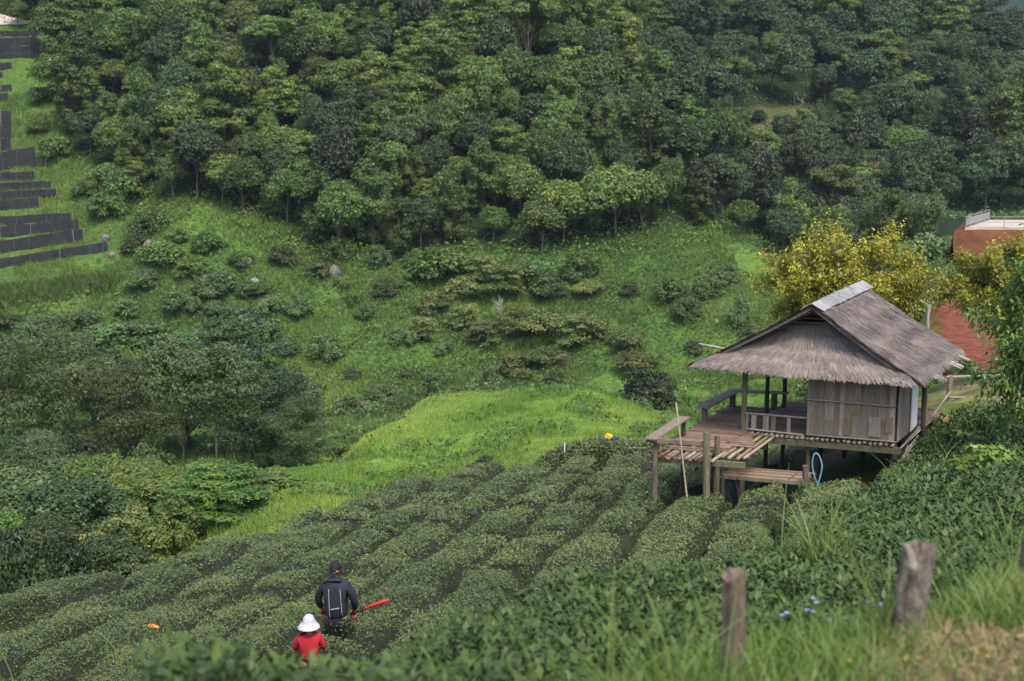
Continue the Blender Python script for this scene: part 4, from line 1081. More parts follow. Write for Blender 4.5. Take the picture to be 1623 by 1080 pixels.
# roof: four thatched slopes over rafters (local a, b, z without the floor's tilt)
R0, R1 = (2.15, -.22, 3.26), (2.12, 4.55, 3.20)
E0, E1 = (-.62, -.66, 1.66), (-.68, 4.30, 1.63)
Lf0, Lf1 = (5.22, -.48, 1.52), (5.1, 4.1, 1.50)
def slope_pt(q, s, t_):                         # q: ridge0, ridge1, eave1, eave0 ; s along, t down
    q = np.array(q, float); s = np.asarray(s)[..., None]; t_ = np.asarray(t_)[..., None]
    return (q[0] * (1 - s) + q[1] * s) * (1 - t_) + (q[3] * (1 - s) + q[2] * s) * t_
def thatch(q, name, n, seed, thick=.10, sag=.06, over=.10, label=None):
    r2 = np.random.default_rng(seed)
    S_, T_ = np.meshgrid(np.linspace(0, 1, 15), np.linspace(0, 1, 11), indexing='ij')
    def surf(s, t_):
        p = slope_pt(q, s, t_); p[..., 2] -= sag * np.sin(np.pi * t_) * 1.0 - .05 * (fbm(p[..., 0] * 1.7, p[..., 1] * 1.7, seed, 3) - .5); return p
    up = surf(S_, T_); lo = up - np.array([0, 0, thick])
    to = lambda p: np.stack([-p[..., 0], p[..., 1], p[..., 2]], -1)
    m_ = S_.size; id_ = np.arange(m_).reshape(S_.shape)
    f = np.stack([id_[:-1, :-1], id_[1:, :-1], id_[1:, 1:], id_[:-1, 1:]], -1).reshape(-1, 4)
    rim = np.concatenate([id_[:, 0], id_[-1, 1:], id_[-2::-1, -1], id_[0, -2:0:-1]])
    rf = np.stack([rim, np.roll(rim, -1), np.roll(rim, -1) + m_, rim + m_], -1)
    root = link(name, new_mesh(name, np.concatenate([to(up).reshape(-1, 3), to(lo).reshape(-1, 3)]), np.concatenate([f, f[:, ::-1] + m_, rf]), M['thatch_core']), hut)
    if label: root['label'] = label
    s = r2.random(n); t_ = r2.random(n) ** .85 * 1.0
    edge = r2.random(n) < .10
    t_ = np.where(edge, .93 + .07 * r2.random(n), t_)
    side = r2.random(n) < .06
    s = np.where(side, np.where(r2.random(n) < .5, .012 * r2.random(n), 1 - .012 * r2.random(n)), s)
    p0 = surf(s, t_); ln = r2.uniform(.12, .34, n)
    d = surf(s, np.minimum(t_ + .02, 1.02)) - surf(s, t_ - .02); d = norm(d)
    along = norm(np.array(q[1]) - np.array(q[0]))[None, :]
    d = norm(d + along * r2.normal(size=(n, 1)) * .13 + np.array([0, 0, 1]) * (r2.random((n, 1)) * .10 - .02))
    nrm = np.cross(along, d); nrm = norm(np.where(nrm[:, 2:3] < 0, -nrm, nrm))
    p0 = p0 + nrm * (.004 + .045 * r2.random((n, 1))); 
    hang = np.where(t_ > .9, 1.0, 0.0)[:, None]
    p1 = p0 + d * ln[:, None] * np.where(hang > 0, .55, 1.0) + np.array([0, 0, -1]) * hang * ln[:, None] * .16
    sd_ = np.cross(nrm, d) * r2.uniform(.008, .024, (n, 1))
    v = np.stack([to(p0 - sd_), to(p0 + sd_), to(p1 + sd_ * .4), to(p1 - sd_ * .4)], 1).reshape(-1, 3)
    pt = to(p0)
    tint = np.clip(.30 + .55 * (fbm(s * 6, t_ * 7, seed + 3, 4) - .5) + .4 * r2.random(n) + .15 * np.sin(t_ * 26 + 3 * fbm(s * 5, t_ * 2, seed + 8, 2)), 0, 1)
    st = link('straw', new_mesh('straw', v, np.arange(4 * n).reshape(n, 4), M['thatch'], tint=np.repeat(tint, 4)), root); st['kind'] = 'stuff'
thatch((R0, R1, E1, E0), 'roof_slope', 26000, 1)
thatch((R0, R1, Lf1, Lf0), 'roof_slope', 16000, 2)
thatch(((3.25, .52, 2.60), (1.40, .52, 2.72), (-.52, -.78, 1.66), (5.02, -.74, 1.60)), 'roof_skirt', 15000, 3, label='thatched skirt under the front gable')
thatch(((3.2, 3.9, 2.6), (1.2, 3.9, 2.7), (-.5, 4.5, 1.68), (4.95, 4.3, 1.6)), 'roof_skirt', 3000, 4)
# ridge capping of overlapping pale sheets
for k_ in range(7):
    b0 = -.30 + k_ * .70; b1 = b0 + .78; mb = MB(); lift = .055 + .012 * (k_ % 2); n_ = 4
    vs = []; fs = []
    prof_ = [(.30, -.155), (.15, -.065), (0, .02), (-.15, -.065), (-.30, -.15)]
    for j in range(n_ + 1):
        bb = b0 + (b1 - b0) * j / n_
        for (da, dz) in prof_:
            vs.append((-(2.14 + da * rp.uniform(.93, 1.08)), bb, 3.25 + lift + dz + rp.uniform(-.012, .012)))
    for j in range(n_):
        for i in range(4): fs.append((j * 5 + i, j * 5 + i + 1, j * 5 + i + 6, j * 5 + i + 5))
    m_ = len(vs); vs += [(x, y, z - .015) for (x, y, z) in vs]
    fs += [tuple(reversed([q + m_ for q in f_])) for f_ in fs]
    rim = [j * 5 for j in range(n_ + 1)] + [n_ * 5 + i for i in range(1, 5)] + [j * 5 + 4 for j in range(n_ - 1, -1, -1)] + [3, 2, 1]
    fs += [(rim[i], rim[(i + 1) % len(rim)], rim[(i + 1) % len(rim)] + m_, rim[i] + m_) for i in range(len(rim))]
    mb.add(vs, fs).build('ridge_sheet', M['ridge'], hut)
# rafters, purlins, tie beams
for k_ in range(6):
    bb = -.15 + k_ * .88
    pole((2.14, bb, 3.12), (-.55, bb - .1, 1.54), .032, 'post_dark', 'rafter', tilt=False, knots=False); pole((2.14, bb, 3.12), (5.05, bb, 1.40), .032, 'post_dark', 'rafter', tilt=False, knots=False)
pole((3.6, .50, 2.36), (1.1, .50, 2.44), .035, 'bamboo', 'tie_beam', tilt=False); pole((3.2, .56, 2.66), (1.4, .56, 2.72), .03, 'bamboo', 'tie_beam', tilt=False)
for dz in (2.80, 2.90, 3.0): pole((2.9 - (dz - 2.8) * 1.5, .6, dz), (1.5 + (dz - 2.8) * 1.5, .6, dz), .014, 'bamboo', 'lath', tilt=False)
pole((2.15, -.1, 3.14), (2.12, 4.4, 3.10), .04, 'post_dark', 'ridge_pole', tilt=False)
pole((4.9, -.62, 1.50), (3.3, -.68, 1.60), .018, 'bamboo_grey', 'purlin', tilt=False); pole((.75, -.70, 1.68), (-.5, -.72, 1.60), .018, 'bamboo_grey', 'purlin', tilt=False); pole((4.8, .1, 1.55), (-.4, .1, 1.60), .03, 'post_dark', 'purlin', tilt=False)
for a in (4.1, 3.75, 3.05, 2.75, 2.5, 2.2, 1.8, 1.45, 4.5):
    pole((a, -.3, 1.92), (a + rp.uniform(-.03, .03), -.80, 1.50 + .02 * rp.random() + (.03 if a < 3.5 else -.0)), .022, 'bamboo_grey', 'rafter_end', tilt=False, knots=False)
for (b0, n_) in ((.35, 5), (2.35, 5), (3.55, 3)):
    for k_ in range(n_):
        pole((-.52, b0 + k_ * .10, 1.70), (-.98 - .08 * rp.random(), b0 + k_ * .10 + .02, 1.50), .018, 'bamboo_grey', 'lath', tilt=False, knots=False)
    pole((-.82, b0 - .12, 1.60), (-.84, b0 + n_ * .10 + .05, 1.59), .02, 'bamboo_grey', 'lath', tilt=False)
pole((4.5, .5, 1.84), (5.3, .35, 1.95), .022, 'bamboo_grey', 'stick', tilt=False); pole((3.85, -.5, 1.62), (2.6, -.1, 1.38), .02, 'bamboo', 'stick', tilt=False)

# low platform in front, leaning pole, hose: things of their own
def W3(a, b, z): return np.array([*(HUT_O[:2] + HA * a + HB * b), HUT_O[2] + z])
plat = thing('bamboo_platform', 'low bamboo slat platform standing in front of the hut between two posts', 'platform', tuple(HUT_O), -HUT_TH)
for k_ in range(9):
    b0 = -1.75 + k_ * .105
    board((3.86 + rp.uniform(-.08, .1), b0 - .05, -.78), (1.82 + rp.uniform(-.08, .06), b0 + .28, -.83), .085, .02, 'plank' if k_ % 3 else 'bamboo', 'slat', parent=plat)
board((3.9, -1.84, -.83), (1.8, -1.52, -.88), .05, .07, 'post_moss', 'frame', parent=plat); board((3.9, -.86, -.83), (1.8, -.55, -.88), .05, .07, 'post_dark', 'frame', parent=plat)
for (a, b) in ((3.4, -1.3), (2.9, -1.2), (2.2, -1.1)): board((a, b - .42, -.81), (a, b + .5, -.83), .05, .03, 'plank', 'crosspiece', parent=plat)
post(1.78, -1.6, -2.2, -.40, .075, 'post', parent=plat, name='leg'); post(3.75, -.9, -2.4, -.8, .06, 'post_dark', parent=plat, name='leg'); post(1.85, -.6, -2.0, -.8, .05, 'post_dark', parent=plat, name='leg'); post(3.8, -1.8, -2.4, -.8, .06, 'post', parent=plat, name='leg')
pole((3.3, -1.6, -1.9), (3.75, -1.0, -1.0), .03, 'plank', 'brace', parent=plat); pole((3.1, -1.5, -1.75), (1.9, -.9, -1.15), .035, 'plank', 'brace', parent=plat)
def lone(name, label, cat, p, q, r, mat):
    p = Vector(p); q = Vector(q); k = 6
    pts = [p.lerp(q, i / k) for i in range(k + 1)]; rr = [r * (1 - .3 * i / k) for i in range(k + 1)]
    o = MB().tube([v_ - p for v_ in pts], rr, n=7).build(name, M[mat], None, True); o.location = p
    tag(o, label, cat)
lone('bamboo_pole', 'thin pale bamboo pole leaning upright against the front deck rail', 'pole', W3(3.95, -3.7, -1.5), W3(4.42, -3.5, 1.20), .026, 'bamboo')
lone('bamboo_pole', 'thin stick lying level, jutting left from the bare deck poles', 'pole', W3(4.45, -3.25, .02), W3(5.85, -3.1, -.16), .017, 'bamboo')
M['hose'] = solid_mat('blue_hose', (.10, .26, .38), (.22, .42, .52), 6, rough=.45, bump=.05, vary=.02)
mb = MB(); hp = []
for i in range(40):
    t_ = i / 39; an = t_ * 2.2 * math.pi
    hp.append(W3(1.60 - .10 * math.sin(an) , -1.15 + .05 * math.cos(an), -.22 - .15 - .55 * t_ + .28 * math.sin(an * .5 + 1.2)))
hp = [W3(1.50, -1.0, -1.55), W3(1.55, -1.05, -1.2), W3(1.70, -1.12, -.8), W3(1.74, -1.16, -.45), W3(1.68, -1.16, -.24), W3(1.58, -1.15, -.30), W3(1.50, -1.15, -.55), W3(1.55, -1.2, -.9), W3(1.68, -1.25, -1.3), W3(1.74, -1.3, -1.65)]
pp = [Vector(q) for q in hp]; fine = []
for i in range(len(pp) - 1):
    a0 = pp[max(i - 1, 0)]; a1 = pp[i]; a2 = pp[i + 1]; a3 = pp[min(i + 2, len(pp) - 1)]
    for j in range(5):
        t_ = j / 5; fine.append(.5 * ((2 * a1) + (a2 - a0) * t_ + (2 * a0 - 5 * a1 + 4 * a2 - a3) * t_ ** 2 + (3 * a1 - a0 - 3 * a2 + a3) * t_ ** 3))
tag(mb.tube(fine, .018, n=7).build('hose', M['hose'], None, True), 'light blue hose hanging in a loop by the right end of the platform', 'hose')
# ------------------------------------------------------------------ yellow tree behind the hut, leafy trees at the right
def sprig_tree(name, label, loc, trunk_pts, limbs, n_sprig, leaf, per, mat, seed, bark='trunk_pale', tipbias=.5, droop=.5, sp_len=.55, clump=.42, asp=.42):
    """trunk and limbs given in tree space; sprigs of leaves grow round the limb ends"""
    r2 = np.random.default_rng(seed)
    o = thing(name, label, 'tree', loc)
    mb = MB(); mb.tube([Vector(p) for p, _ in trunk_pts], [q for _, q in trunk_pts], n=9, wob=.05, rng=random.Random(seed)); mb.build('trunk', M[bark], o, True)
    br = MB(); tips = []
    for (p, q, rad) in limbs:
        p = np.array(p, float); q = np.array(q, float); d = q - p; L = np.linalg.norm(d)
        mid = (p + q) / 2 + np.array([0, 0, .10 * L]) + r2.normal(size=3) * .05 * L
        br.tube([p, mid, q], [rad, rad * .6, rad * .2], n=6, cap=False)
        m_ = max(5, int(L * 7))
        for j in range(m_):
            t_ = r2.uniform(.30, 1.05); c0 = p * (1 - t_) ** 2 + 2 * mid * t_ * (1 - t_) + q * t_ ** 2
            e = norm(r2.normal(size=3) + np.array([0, 0, .45]) + d / L * .5) * r2.uniform(.3, 1.0) * clump * 2.0
            br.tube([c0, c0 + e * .5 + np.array([0, 0, .03]), c0 + e], [rad * .22, rad * .14, .004], n=4, cap=False); tips.append((c0 + e * .45, c0 + e))
    br.build('branches', M[bark], o)
    A_ = np.array([t_[0] for t_ in tips]); B_ = np.array([t_[1] for t_ in tips]); k = r2.integers(len(tips), size=n_sprig)
    f_ = r2.uniform(-.2, 1.0, n_sprig)[:, None]
    c_ = A_[k] * (1 - f_) + B_[k] * f_ + r2.normal(size=(n_sprig, 3)) * clump * .28
    out = norm(c_ - A_.mean(0)); ax = norm(out + np.array([0, 0, .5]) + r2.normal(size=(n_sprig, 3)) * .6)
    pos = []; nr = []; up_ = []; tt = []
    tip_col = np.clip(.5 * f_[:, 0] + tipbias * (c_[:, 2] - c_[:, 2].min()) / (np.ptp(c_[:, 2]) + .01) + .35 * (r2.random(n_sprig) - .5), 0, 1)
    for j in range(per):
        s_ = (j + .5) / per
        side = norm(np.cross(ax, r2.normal(size=(n_sprig, 3))))
        dd = norm(side + ax * .5 + np.array([0, 0, -droop]))
        p_ = c_ + ax * (s_ - .5) * sp_len + dd * leaf * .5
        pos.append(p_); up_.append(dd * 3); nn_ = norm(np.cross(dd, np.cross(np.array([0, 0, 1.0]), dd)) + r2.normal(size=(n_sprig, 3)) * .3); nr.append(np.where(nn_[:, 2:3] < 0, -nn_, nn_)); tt.append(np.clip(tip_col + .25 * (r2.random(n_sprig) - .5), 0, 1))
    pos = np.concatenate(pos); nr = np.concatenate(nr); up_ = np.concatenate(up_); tt = np.concatenate(tt)
    L = leaf * r2.uniform(.65, 1.25, len(pos))
    v, f = leaf_cards(pos, nr, L, L * asp, r2, updir=up_, fold=.10)
    lv = link('crown', new_mesh('crown', v, f, M[mat], tint=np.repeat(tt, 4)), o); lv['kind'] = 'stuff'
    return o
def at_px(px, py, Y, base): return np.array(P(px, py, Y)) - base
# yellow tree
YB = 47.0; bx = float(P(1345, 520, YB)[0]); base = np.array([bx, YB, float(ground(bx, YB)) - .1])
g = lambda px, py, dy=0.0: at_px(px, py, YB + dy, base)
crotch = g(1350, 545)
limbs = [(crotch, g(1240, 425, .5), .07), (crotch, g(1262, 460, -1), .06), (crotch, g(1310, 385, .3), .08), (crotch, g(1325, 400, -1), .07), (crotch, g(1352, 425, 1.2), .08), (crotch, g(1415, 395, 0), .08),
         (crotch, g(1440, 430, .8), .07), (crotch, g(1470, 450, -.6), .06), (crotch, g(1390, 470, -1.2), .06), (crotch, g(1285, 480, 1), .06), (crotch, g(1380, 410, -.6), .06), (crotch, g(1440, 480, .2), .06), (crotch, g(1225, 450, 1.2), .05),
         (crotch, g(1345, 470, -1.3), .05), (crotch, g(1275, 420, 0), .06), (crotch, g(1400, 440, 1), .06), (crotch, g(1240, 485, -.3), .05), (crotch, g(1310, 455, -1), .05)]
sprig_tree('yellow_tree', 'yellow-leaved tree spreading behind the thatched roof ridge', tuple(base), [((0, 0, 0), .2), (crotch * .5 + np.array([.08, 0, 0]), .16), (crotch, .13)], limbs, 8500, .13, 5, 'yellow', 61, droop=.30, clump=.48, asp=.55)
# second yellow-green tree at the right border
YB = 44.0; bx = float(P(1640, 560, YB)[0]); base = np.array([bx, YB, float(ground(bx, YB)) - .1])
crotch = g(1650, 520)
limbs = [(crotch, g(1500, 465, 0), .06), (crotch, g(1535, 430, .6), .06), (crotch, g(1560, 412, -.5), .06), (crotch, g(1600, 395, 0), .07), (crotch, g(1535, 480, -1), .05), (crotch, g(1580, 450, .9), .06), (crotch, g(1640, 380, .5), .07),
         (crotch, g(1690, 390, 0), .07), (crotch, g(1730, 430, .5), .07), (crotch, g(1570, 480, -.3), .05), (crotch, g(1610, 440, -.8), .05), (crotch, g(1700, 460, -1), .05), (crotch, g(1525, 455, .8), .05)]
sprig_tree('yellow_tree', 'yellow-green tree reaching in from the right border above the red bank', tuple(base), [((0, 0, 0), .2), (crotch * .5, .16), (crotch, .12)], limbs, 4600, .14, 5, 'yellow', 62, tipbias=.15, droop=.35, clump=.38, asp=.5)
# glossy green tree at the right border
YB = 31.0; bx = float(P(1665, 680, YB)[0]); base = np.array([bx, YB, float(ground(bx, YB)) - .1])
crotch = g(1668, 590)
limbs = [(crotch, g(1560, 520, 0), .05), (crotch, g(1600, 480, .5), .05), (crotch, g(1612, 430, -.3), .06), (crotch, g(1575, 555, -.8), .05), (crotch, g(1555, 600, .3), .05), (crotch, g(1570, 630, -.6), .05), (crotch, g(1610, 570, -.9), .05),
         (crotch, g(1640, 400, .4), .06), (crotch, g(1625, 520, -1), .05), (crotch, g(1690, 470, .5), .06), (crotch, g(1730, 540, 0), .06), (crotch, g(1700, 620, -.5), .05), (crotch, g(1605, 650, .2), .05), (crotch, g(1585, 500, .9), .04), (crotch, g(1640, 640, .6), .05)]
sprig_tree('leafy_tree', 'glossy green broad-leaved tree at the right border beside the hut yard', tuple(base), [((0, 0, 0), .16), (crotch * .5, .13), (crotch, .10)], limbs, 1250, .165, 5, 'glossy', 63, bark='trunk', tipbias=.30, droop=.7, clump=.32, asp=.42)
lb = [(1575, 668, 27.5, .8), (1545, 640, 33, .9), (1520, 690, 33.5, .5)]
GK = [Kind('bush', 2.0, 1.2, .05, 1500, .17, 'glossy', 960 + i, r=.03, asp=.45) for i in range(2)]
for i, (px, py, Y, s) in enumerate(lb):
    x = float(P(px, py, Y)[0])
    place(GK[i % 2], 'bush', ['low glossy bush under the right border tree', 'glossy bush between the hut yard and the border tree', 'small leafy plant growing by the hut steps'][i], 'bush', (x, Y, float(ground(x, Y)) + (.5 if i == 0 else 0)), s, s, i)

# ------------------------------------------------------------------ red bank: platform with a fenced concrete court
pb = thing('court_platform', 'red earth platform with pale concrete court and white railing', 'platform')
def wp(px, py, Y): return np.array(P(px, py, Y))
ztop = float(P(1560, 366, 122)[2])
mb = MB(); r2 = random.Random(9); nx, ny = 26, 5
# the top of the bank: its left border runs away to the right
tops = [[(float(P(1512, 366, 122)[0]) + .42 * (11.5 * j / ny) + 30.0 * i / nx + (0 if j else r2.uniform(-.3, .3)), 122 + 11.5 * j / ny + (r2.uniform(-.25, .25) if j == 0 else 0), ztop + r2.uniform(-.04, .04)) for i in range(nx + 1)] for j in range(ny + 1)]
vs = [q for row in tops for q in row]; fs = [(j * (nx + 1) + i, j * (nx + 1) + i + 1, (j + 1) * (nx + 1) + i + 1, (j + 1) * (nx + 1) + i) for j in range(ny) for i in range(nx)]
m0 = len(vs)
for k_ in range(1, 6):
    for i in range(nx + 1):
        x, y, z = tops[0][i]; d = k_ * .9
        vs.append((x + r2.uniform(-.25, .25), y - d * .55 + r2.uniform(-.2, .2), z - d + r2.uniform(-.15, .15)))
for k_ in range(5):
    for i in range(nx):
        a_ = (i if k_ == 0 else m0 + (k_ - 1) * (nx + 1) + i); b_ = m0 + k_ * (nx + 1) + i
        fs.append((b_, b_ + 1, a_ + 1, a_))
lf = [tops[j][0] for j in range(ny + 1)]; m1 = len(vs)
vs += [(x - .6, y, z - 4.5) for (x, y, z) in lf]
fs += [(j * (nx + 1), (j + 1) * (nx + 1), m1 + j + 1, m1 + j) for j in range(ny)]
mb.add(vs, fs).build('earth', M['red_soil'], pb, True)
c0_ = float(P(1529, 366, 123)[0]); c1_ = float(P(1563, 351, 131)[0])
MB().hexa([(c0_, 123, ztop - .05), (c0_ + 24, 123, ztop - .05), (c1_ + 24, 131, ztop - .05), (c1_, 131, ztop - .05), (c0_, 123, ztop + .14), (c0_ + 24, 123, ztop + .14), (c1_ + 24, 131, ztop + .14), (c1_, 131, ztop + .14)]).build('court', M['concrete'], pb)
def railing(p, q, n_):
    p = Vector(p); q = Vector(q); rl = MB()
    for i in range(n_ + 1): c_ = p.lerp(q, i / n_); rl.tube([c_, c_ + Vector((0, 0, 1.0))], .035, n=6)
    for hz in (.05, .5, .98): rl.tube([p + Vector((0, 0, hz)), q + Vector((0, 0, hz))], .025, n=6)
    return rl.build('railing', M['galv'], pb)
railing((c0_ + .15, 123.2, ztop + .12), (c0_ + 20, 123.2, ztop + .12), 6); railing((c0_ + .15, 123.3, ztop + .12), (c1_ + .2, 130.8, ztop + .12), 5)
for i in range(8):
    p_ = Vector((c0_ + .15, 123.3, ztop + .62)).lerp(Vector((c1_ + .2, 130.8, ztop + .62)), i / 8); q_ = Vector((c0_ + .15, 123.3, ztop + .62)).lerp(Vector((c1_ + .2, 130.8, ztop + .62)), (i + .95) / 8)
    MB().bar(p_, q_, .02, .6).build('screen_panel', M['galv'], pb)

# green brush round the red bank
bk = [(1450, 470, 100, 80, 'green'), (1500, 440, 106, 70, 'green'), (1540, 430, 108, 60, 'green'), (1585, 425, 110, 60, 'green'), (1430, 520, 78, 70, 'olive'), (1500, 560, 70, 70, 'olive'), (1475, 590, 66, 60, 'green'), (1420, 430, 112, 90, 'dark'), (1375, 480, 100, 90, 'dark'), (1460, 400, 128, 120, 'dark'), (1320, 470, 120, 100, 'dark'), (1410, 380, 150, 120, 'dark'), (1300, 520, 90, 80, 'green'), (1540, 600, 58, 60, 'olive')]
for i, (px, py, Y, wpx, look) in enumerate(bk):
    x = float(P(px, py, Y)[0]); z = float(ground(x, Y)); kd = SK[look][i % 2]; s = wpx * Y / F / kd.w
    place(kd, 'shrub', NEARBY[look] + ' near the red bank, ' + ['left of the far platform', 'under the left end of the far platform', 'under the far platform', 'under the right end of the far platform', 'left of the near red slope', 'on the near red slope', 'at the foot of the near red slope', 'behind the yellow tree', 'behind the yellow tree crown', 'touching the left end of the far platform', 'behind the left side of the yellow tree', 'far behind the yellow tree', 'behind the roof ridge', 'on the lower part of the red slope'][i], 'shrub', (x, Y, z - .1), s, s * 1.2, i * 1.3, 'shrubs by the red bank')

# ------------------------------------------------------------------ black shade-cloth terraces at the left
CL = [(52, 60, 72, 50, 60), (63, 75, 70, 62, 74), (76, 86, 70, 75, 85), (87, 97, 70, 84, 93), (103, 113, 26, 102, 111), (117, 126, 12, 116, 124), (137, 147, 26, 135, 145), (152, 163, 20, 150, 160), (181, 204, 26, 180, 203), (205, 224, 26, 204, 222), (225, 242, 25, 223, 239),
      (246, 272, 64, 244, 262), (258, 268, 82, 256, 266), (277, 290, 62, 277, 288), (293, 304, 88, 290, 300), (306, 318, 98, 304, 314), (321, 336, 70, 318, 331), (346, 358, 122, 341, 352), (362, 378, 132, 355, 366), (385, 403, 140, 371, 382), (414, 428, 178, 390, 398)]
r2 = random.Random(3)
for i, (t0, b0, xe, t1, b1) in enumerate(CL):
    xs = np.linspace(-140, xe, max(6, int((xe + 140) / 11)))
    if i == 12: xs = np.linspace(44, xe, 6)
    pts = []
    ok = True
    h0 = hit(0, b0, 140)
    if h0 is None: continue
    for x_ in xs:
        yb = b0 + (b1 - b0) * x_ / max(xe, 1)
        p = hit(x_, yb, 140)
        if p is not None: pts.append((p, x_))
    if len(pts) > 4:                                   # taut lines: even out the small bumps of the ground
        zz_ = np.array([q[0] for q in pts]); ker = np.ones(5) / 5; pad = np.pad(zz_, ((2, 2), (0, 0)), 'edge')
        sm_ = np.stack([np.convolve(pad[:, c_], ker, 'valid') for c_ in range(3)], -1); pts = [(sm_[j], pts[j][1]) for j in range(len(pts))]
    sc = F / math.hypot(h0[1], h0[2]); hgt = max((b0 - t0) / sc * 1.12, .7)
    fr = thing('shade_cloth_fence', 'black shade-cloth fence on the terraces, %s from the top%s' % (ORD[i], ', short' if xe < 40 else ', longest' if xe > 150 else ''), 'fence', (0, 0, 0), 0, 'shade-cloth fences on the terraces')
    for j in range(len(pts) - 1):
        p, q = pts[j][0], pts[j + 1][0]
        m_ = MB(); vs = []; k_ = 4
        for s_ in range(k_ + 1):
            c_ = p * (1 - s_ / k_) + q * s_ / k_; sg = math.sin(math.pi * s_ / k_)
            for (zz, yy_) in ((-.05, 0), (hgt * .5, -.10 * sg * r2.uniform(.4, 1.6)), (hgt * (1 - .035 * sg * r2.uniform(.4, 1.5)), -.03)):
                vs.append((c_[0], c_[1] + yy_, c_[2] + zz))
        n0 = len(vs); vs2 = vs + [(x, y + .012, z) for (x, y, z) in vs]
        fs = [(s_ * 3 + e, (s_ + 1) * 3 + e, (s_ + 1) * 3 + e + 1, s_ * 3 + e + 1) for s_ in range(k_) for e in range(2)]
        fs += [tuple(reversed([n0 + w_ for w_ in f_])) for f_ in fs]
        m_.add(vs2, fs).build('cloth', M['shade'], fr, True)
    for j in range(0, len(pts), 2):
        p = pts[j][0]; MB().tube([p + np.array([0, -.06, -.1]), p + np.array([0, -.06, hgt * 1.05])], .035, n=5).build('stake', M['trunk_pale' if r2.random() < .15 else 'trunk'], fr)
# sandy track at the very top left, maize below the terraces
p0 = hit(-30, 40, 140); 
tr = MB(); tv = []
for i in range(9):
    x_ = -80 + i * 16; a_ = hit(x_, 42 - .02 * i, 140); b_ = hit(x_, 27 + max(0, i - 5) * 4, 140)
    if a_ is None or b_ is None: continue
    tv += [a_ + np.array([0, 0, .25]), b_ + np.array([0, 0, .35])]
if len(tv) > 4:
    tr.add(tv, [(2 * i, 2 * i + 2, 2 * i + 3, 2 * i + 1) for i in range(len(tv) // 2 - 1)])
    o = tr.build('dirt_track', M['concrete'], None); tag(o, kind='structure')
r2n = np.random.default_rng(14)
def px_band(n, x0, x1, top, bot, y0=120, step=6):
    """world points under a band of the slope"""
    out = []
    for px in np.arange(x0, x1, step):
        for py in np.arange(top(px), bot(px), step * .7):
            p = hit(px, py, y0)
            if p is not None: out.append(p)
    return np.array(out)
cp = px_band(0, -60, 185, lambda x: 462 - .12 * x, lambda x: 492 - .16 * x)
cps = np.repeat(cp, 16, 0) + np.concatenate([r2n.normal(size=(len(cp) * 16, 2)) * .35, np.zeros((len(cp) * 16, 1))], 1)
o = scatter_blades('maize', M['hill_grass'], cps[:, 0], cps[:, 1], 1.2 + .7 * r2n.random(len(cps)), .12, .45 + .3 * r2n.random(len(cps)), r2n, 2, tint=.2 + .5 * r2n.random(len(cps)))
tag(o, 'strip of tall maize plants below the shade-cloth terraces', 'maize', kind='stuff')
# rocks on the slope
def rock(px, py, s, lab, seed):
    p = hit(px, py, 100)
    if p is None: return
    r3 = np.random.default_rng(seed); import bmesh
    bm = bmesh.new(); bmesh.ops.create_icosphere(bm, subdivisions=3, radius=1)
    for v in bm.verts:
        q = np.array(v.co); dsp = 1 + .5 * (fbm(q[0] * 1.6 + seed, q[2] * 1.6 + q[1], seed, 3) - .5) + .25 * (fbm(q[0] * 5, q[2] * 5 + q[1] * 3, seed + 1, 2) - .5)
        v.co = Vector(q * float(dsp)) * s; v.co.z *= 1.1
    me = bpy.data.meshes.new('rock'); bm.to_mesh(me); bm.free(); me.materials.append(M['rock'])
    o = link('rock', me); o.location = p + np.array([0, 0, s * .35]); tag(o, lab, 'rock', 'rocks on the slope')
for i, (px, py, s, lab) in enumerate([(178, 408, .45, 'whitish rock at the right end of the lowest shade-cloth fence'), (390, 420, .75, 'grey upright rock on the slope under the forest edge'), (404, 455, .7, 'pale rock stack on the open grass slope'), (530, 436, .8, 'grey rock at the forest foot beside dark shrubs'),
        (326, 450, .6, 'small brownish rock among shrubs on the left slope'), (890, 578, .8, 'grey rock below the russet thicket'), (168, 384, .6, 'dark slanting rock beside the lowest terraces'), (590, 418, .9, 'dark rock face under the forest edge'), (235, 392, .6, 'small grey rock under the left forest edge')]):
    rock(px, py, s, lab, 70 + i)
# ------------------------------------------------------------------ people
def skin(name, nodes, edges, mat, parent, sub=2, root=0):
    me = bpy.data.meshes.new(name + '_frame'); me.from_pydata([n_[0] for n_ in nodes], edges, []); me.update()
    o = link(name, me)
    sk = o.modifiers.new('skin', 'SKIN'); sk.use_smooth_shade = True
    for i, n_ in enumerate(nodes):
        r_ = n_[1]; me.skin_vertices[0].data[i].radius = r_ if hasattr(r_, '__len__') else (r_, r_)
    me.skin_vertices[0].data[root].use_root = True
    sb = o.modifiers.new('sub', 'SUBSURF'); sb.levels = sub; sb.render_levels = sub
    dg = bpy.context.evaluated_depsgraph_get(); dg.update()
    m2 = bpy.data.meshes.new_from_object(o.evaluated_get(dg)); m2.name = name
    bpy.data.objects.remove(o); bpy.data.meshes.remove(me)
    m2.materials.clear(); m2.materials.append(mat)
    m2.polygons.foreach_set('use_smooth', np.ones(len(m2.polygons), bool))
    return link(name, m2, parent)
M['skin'] = solid_mat('skin', (.26, .14, .09), (.34, .19, .125), 8, rough=.55, bump=.05, vary=.0)
M['navy'] = solid_mat('dark_jacket', (.012, .014, .024), (.026, .029, .044), 7, rough=.75, bump=.6, vary=.0)
M['black'] = solid_mat('black_cloth', (.008, .008, .010), (.016, .016, .019), 9, rough=.8, bump=.3, vary=.0)
M['stripe'] = solid_mat('reflective_stripe', (.30, .31, .33), (.42, .43, .45), 9, rough=.4, bump=.05, vary=.0)
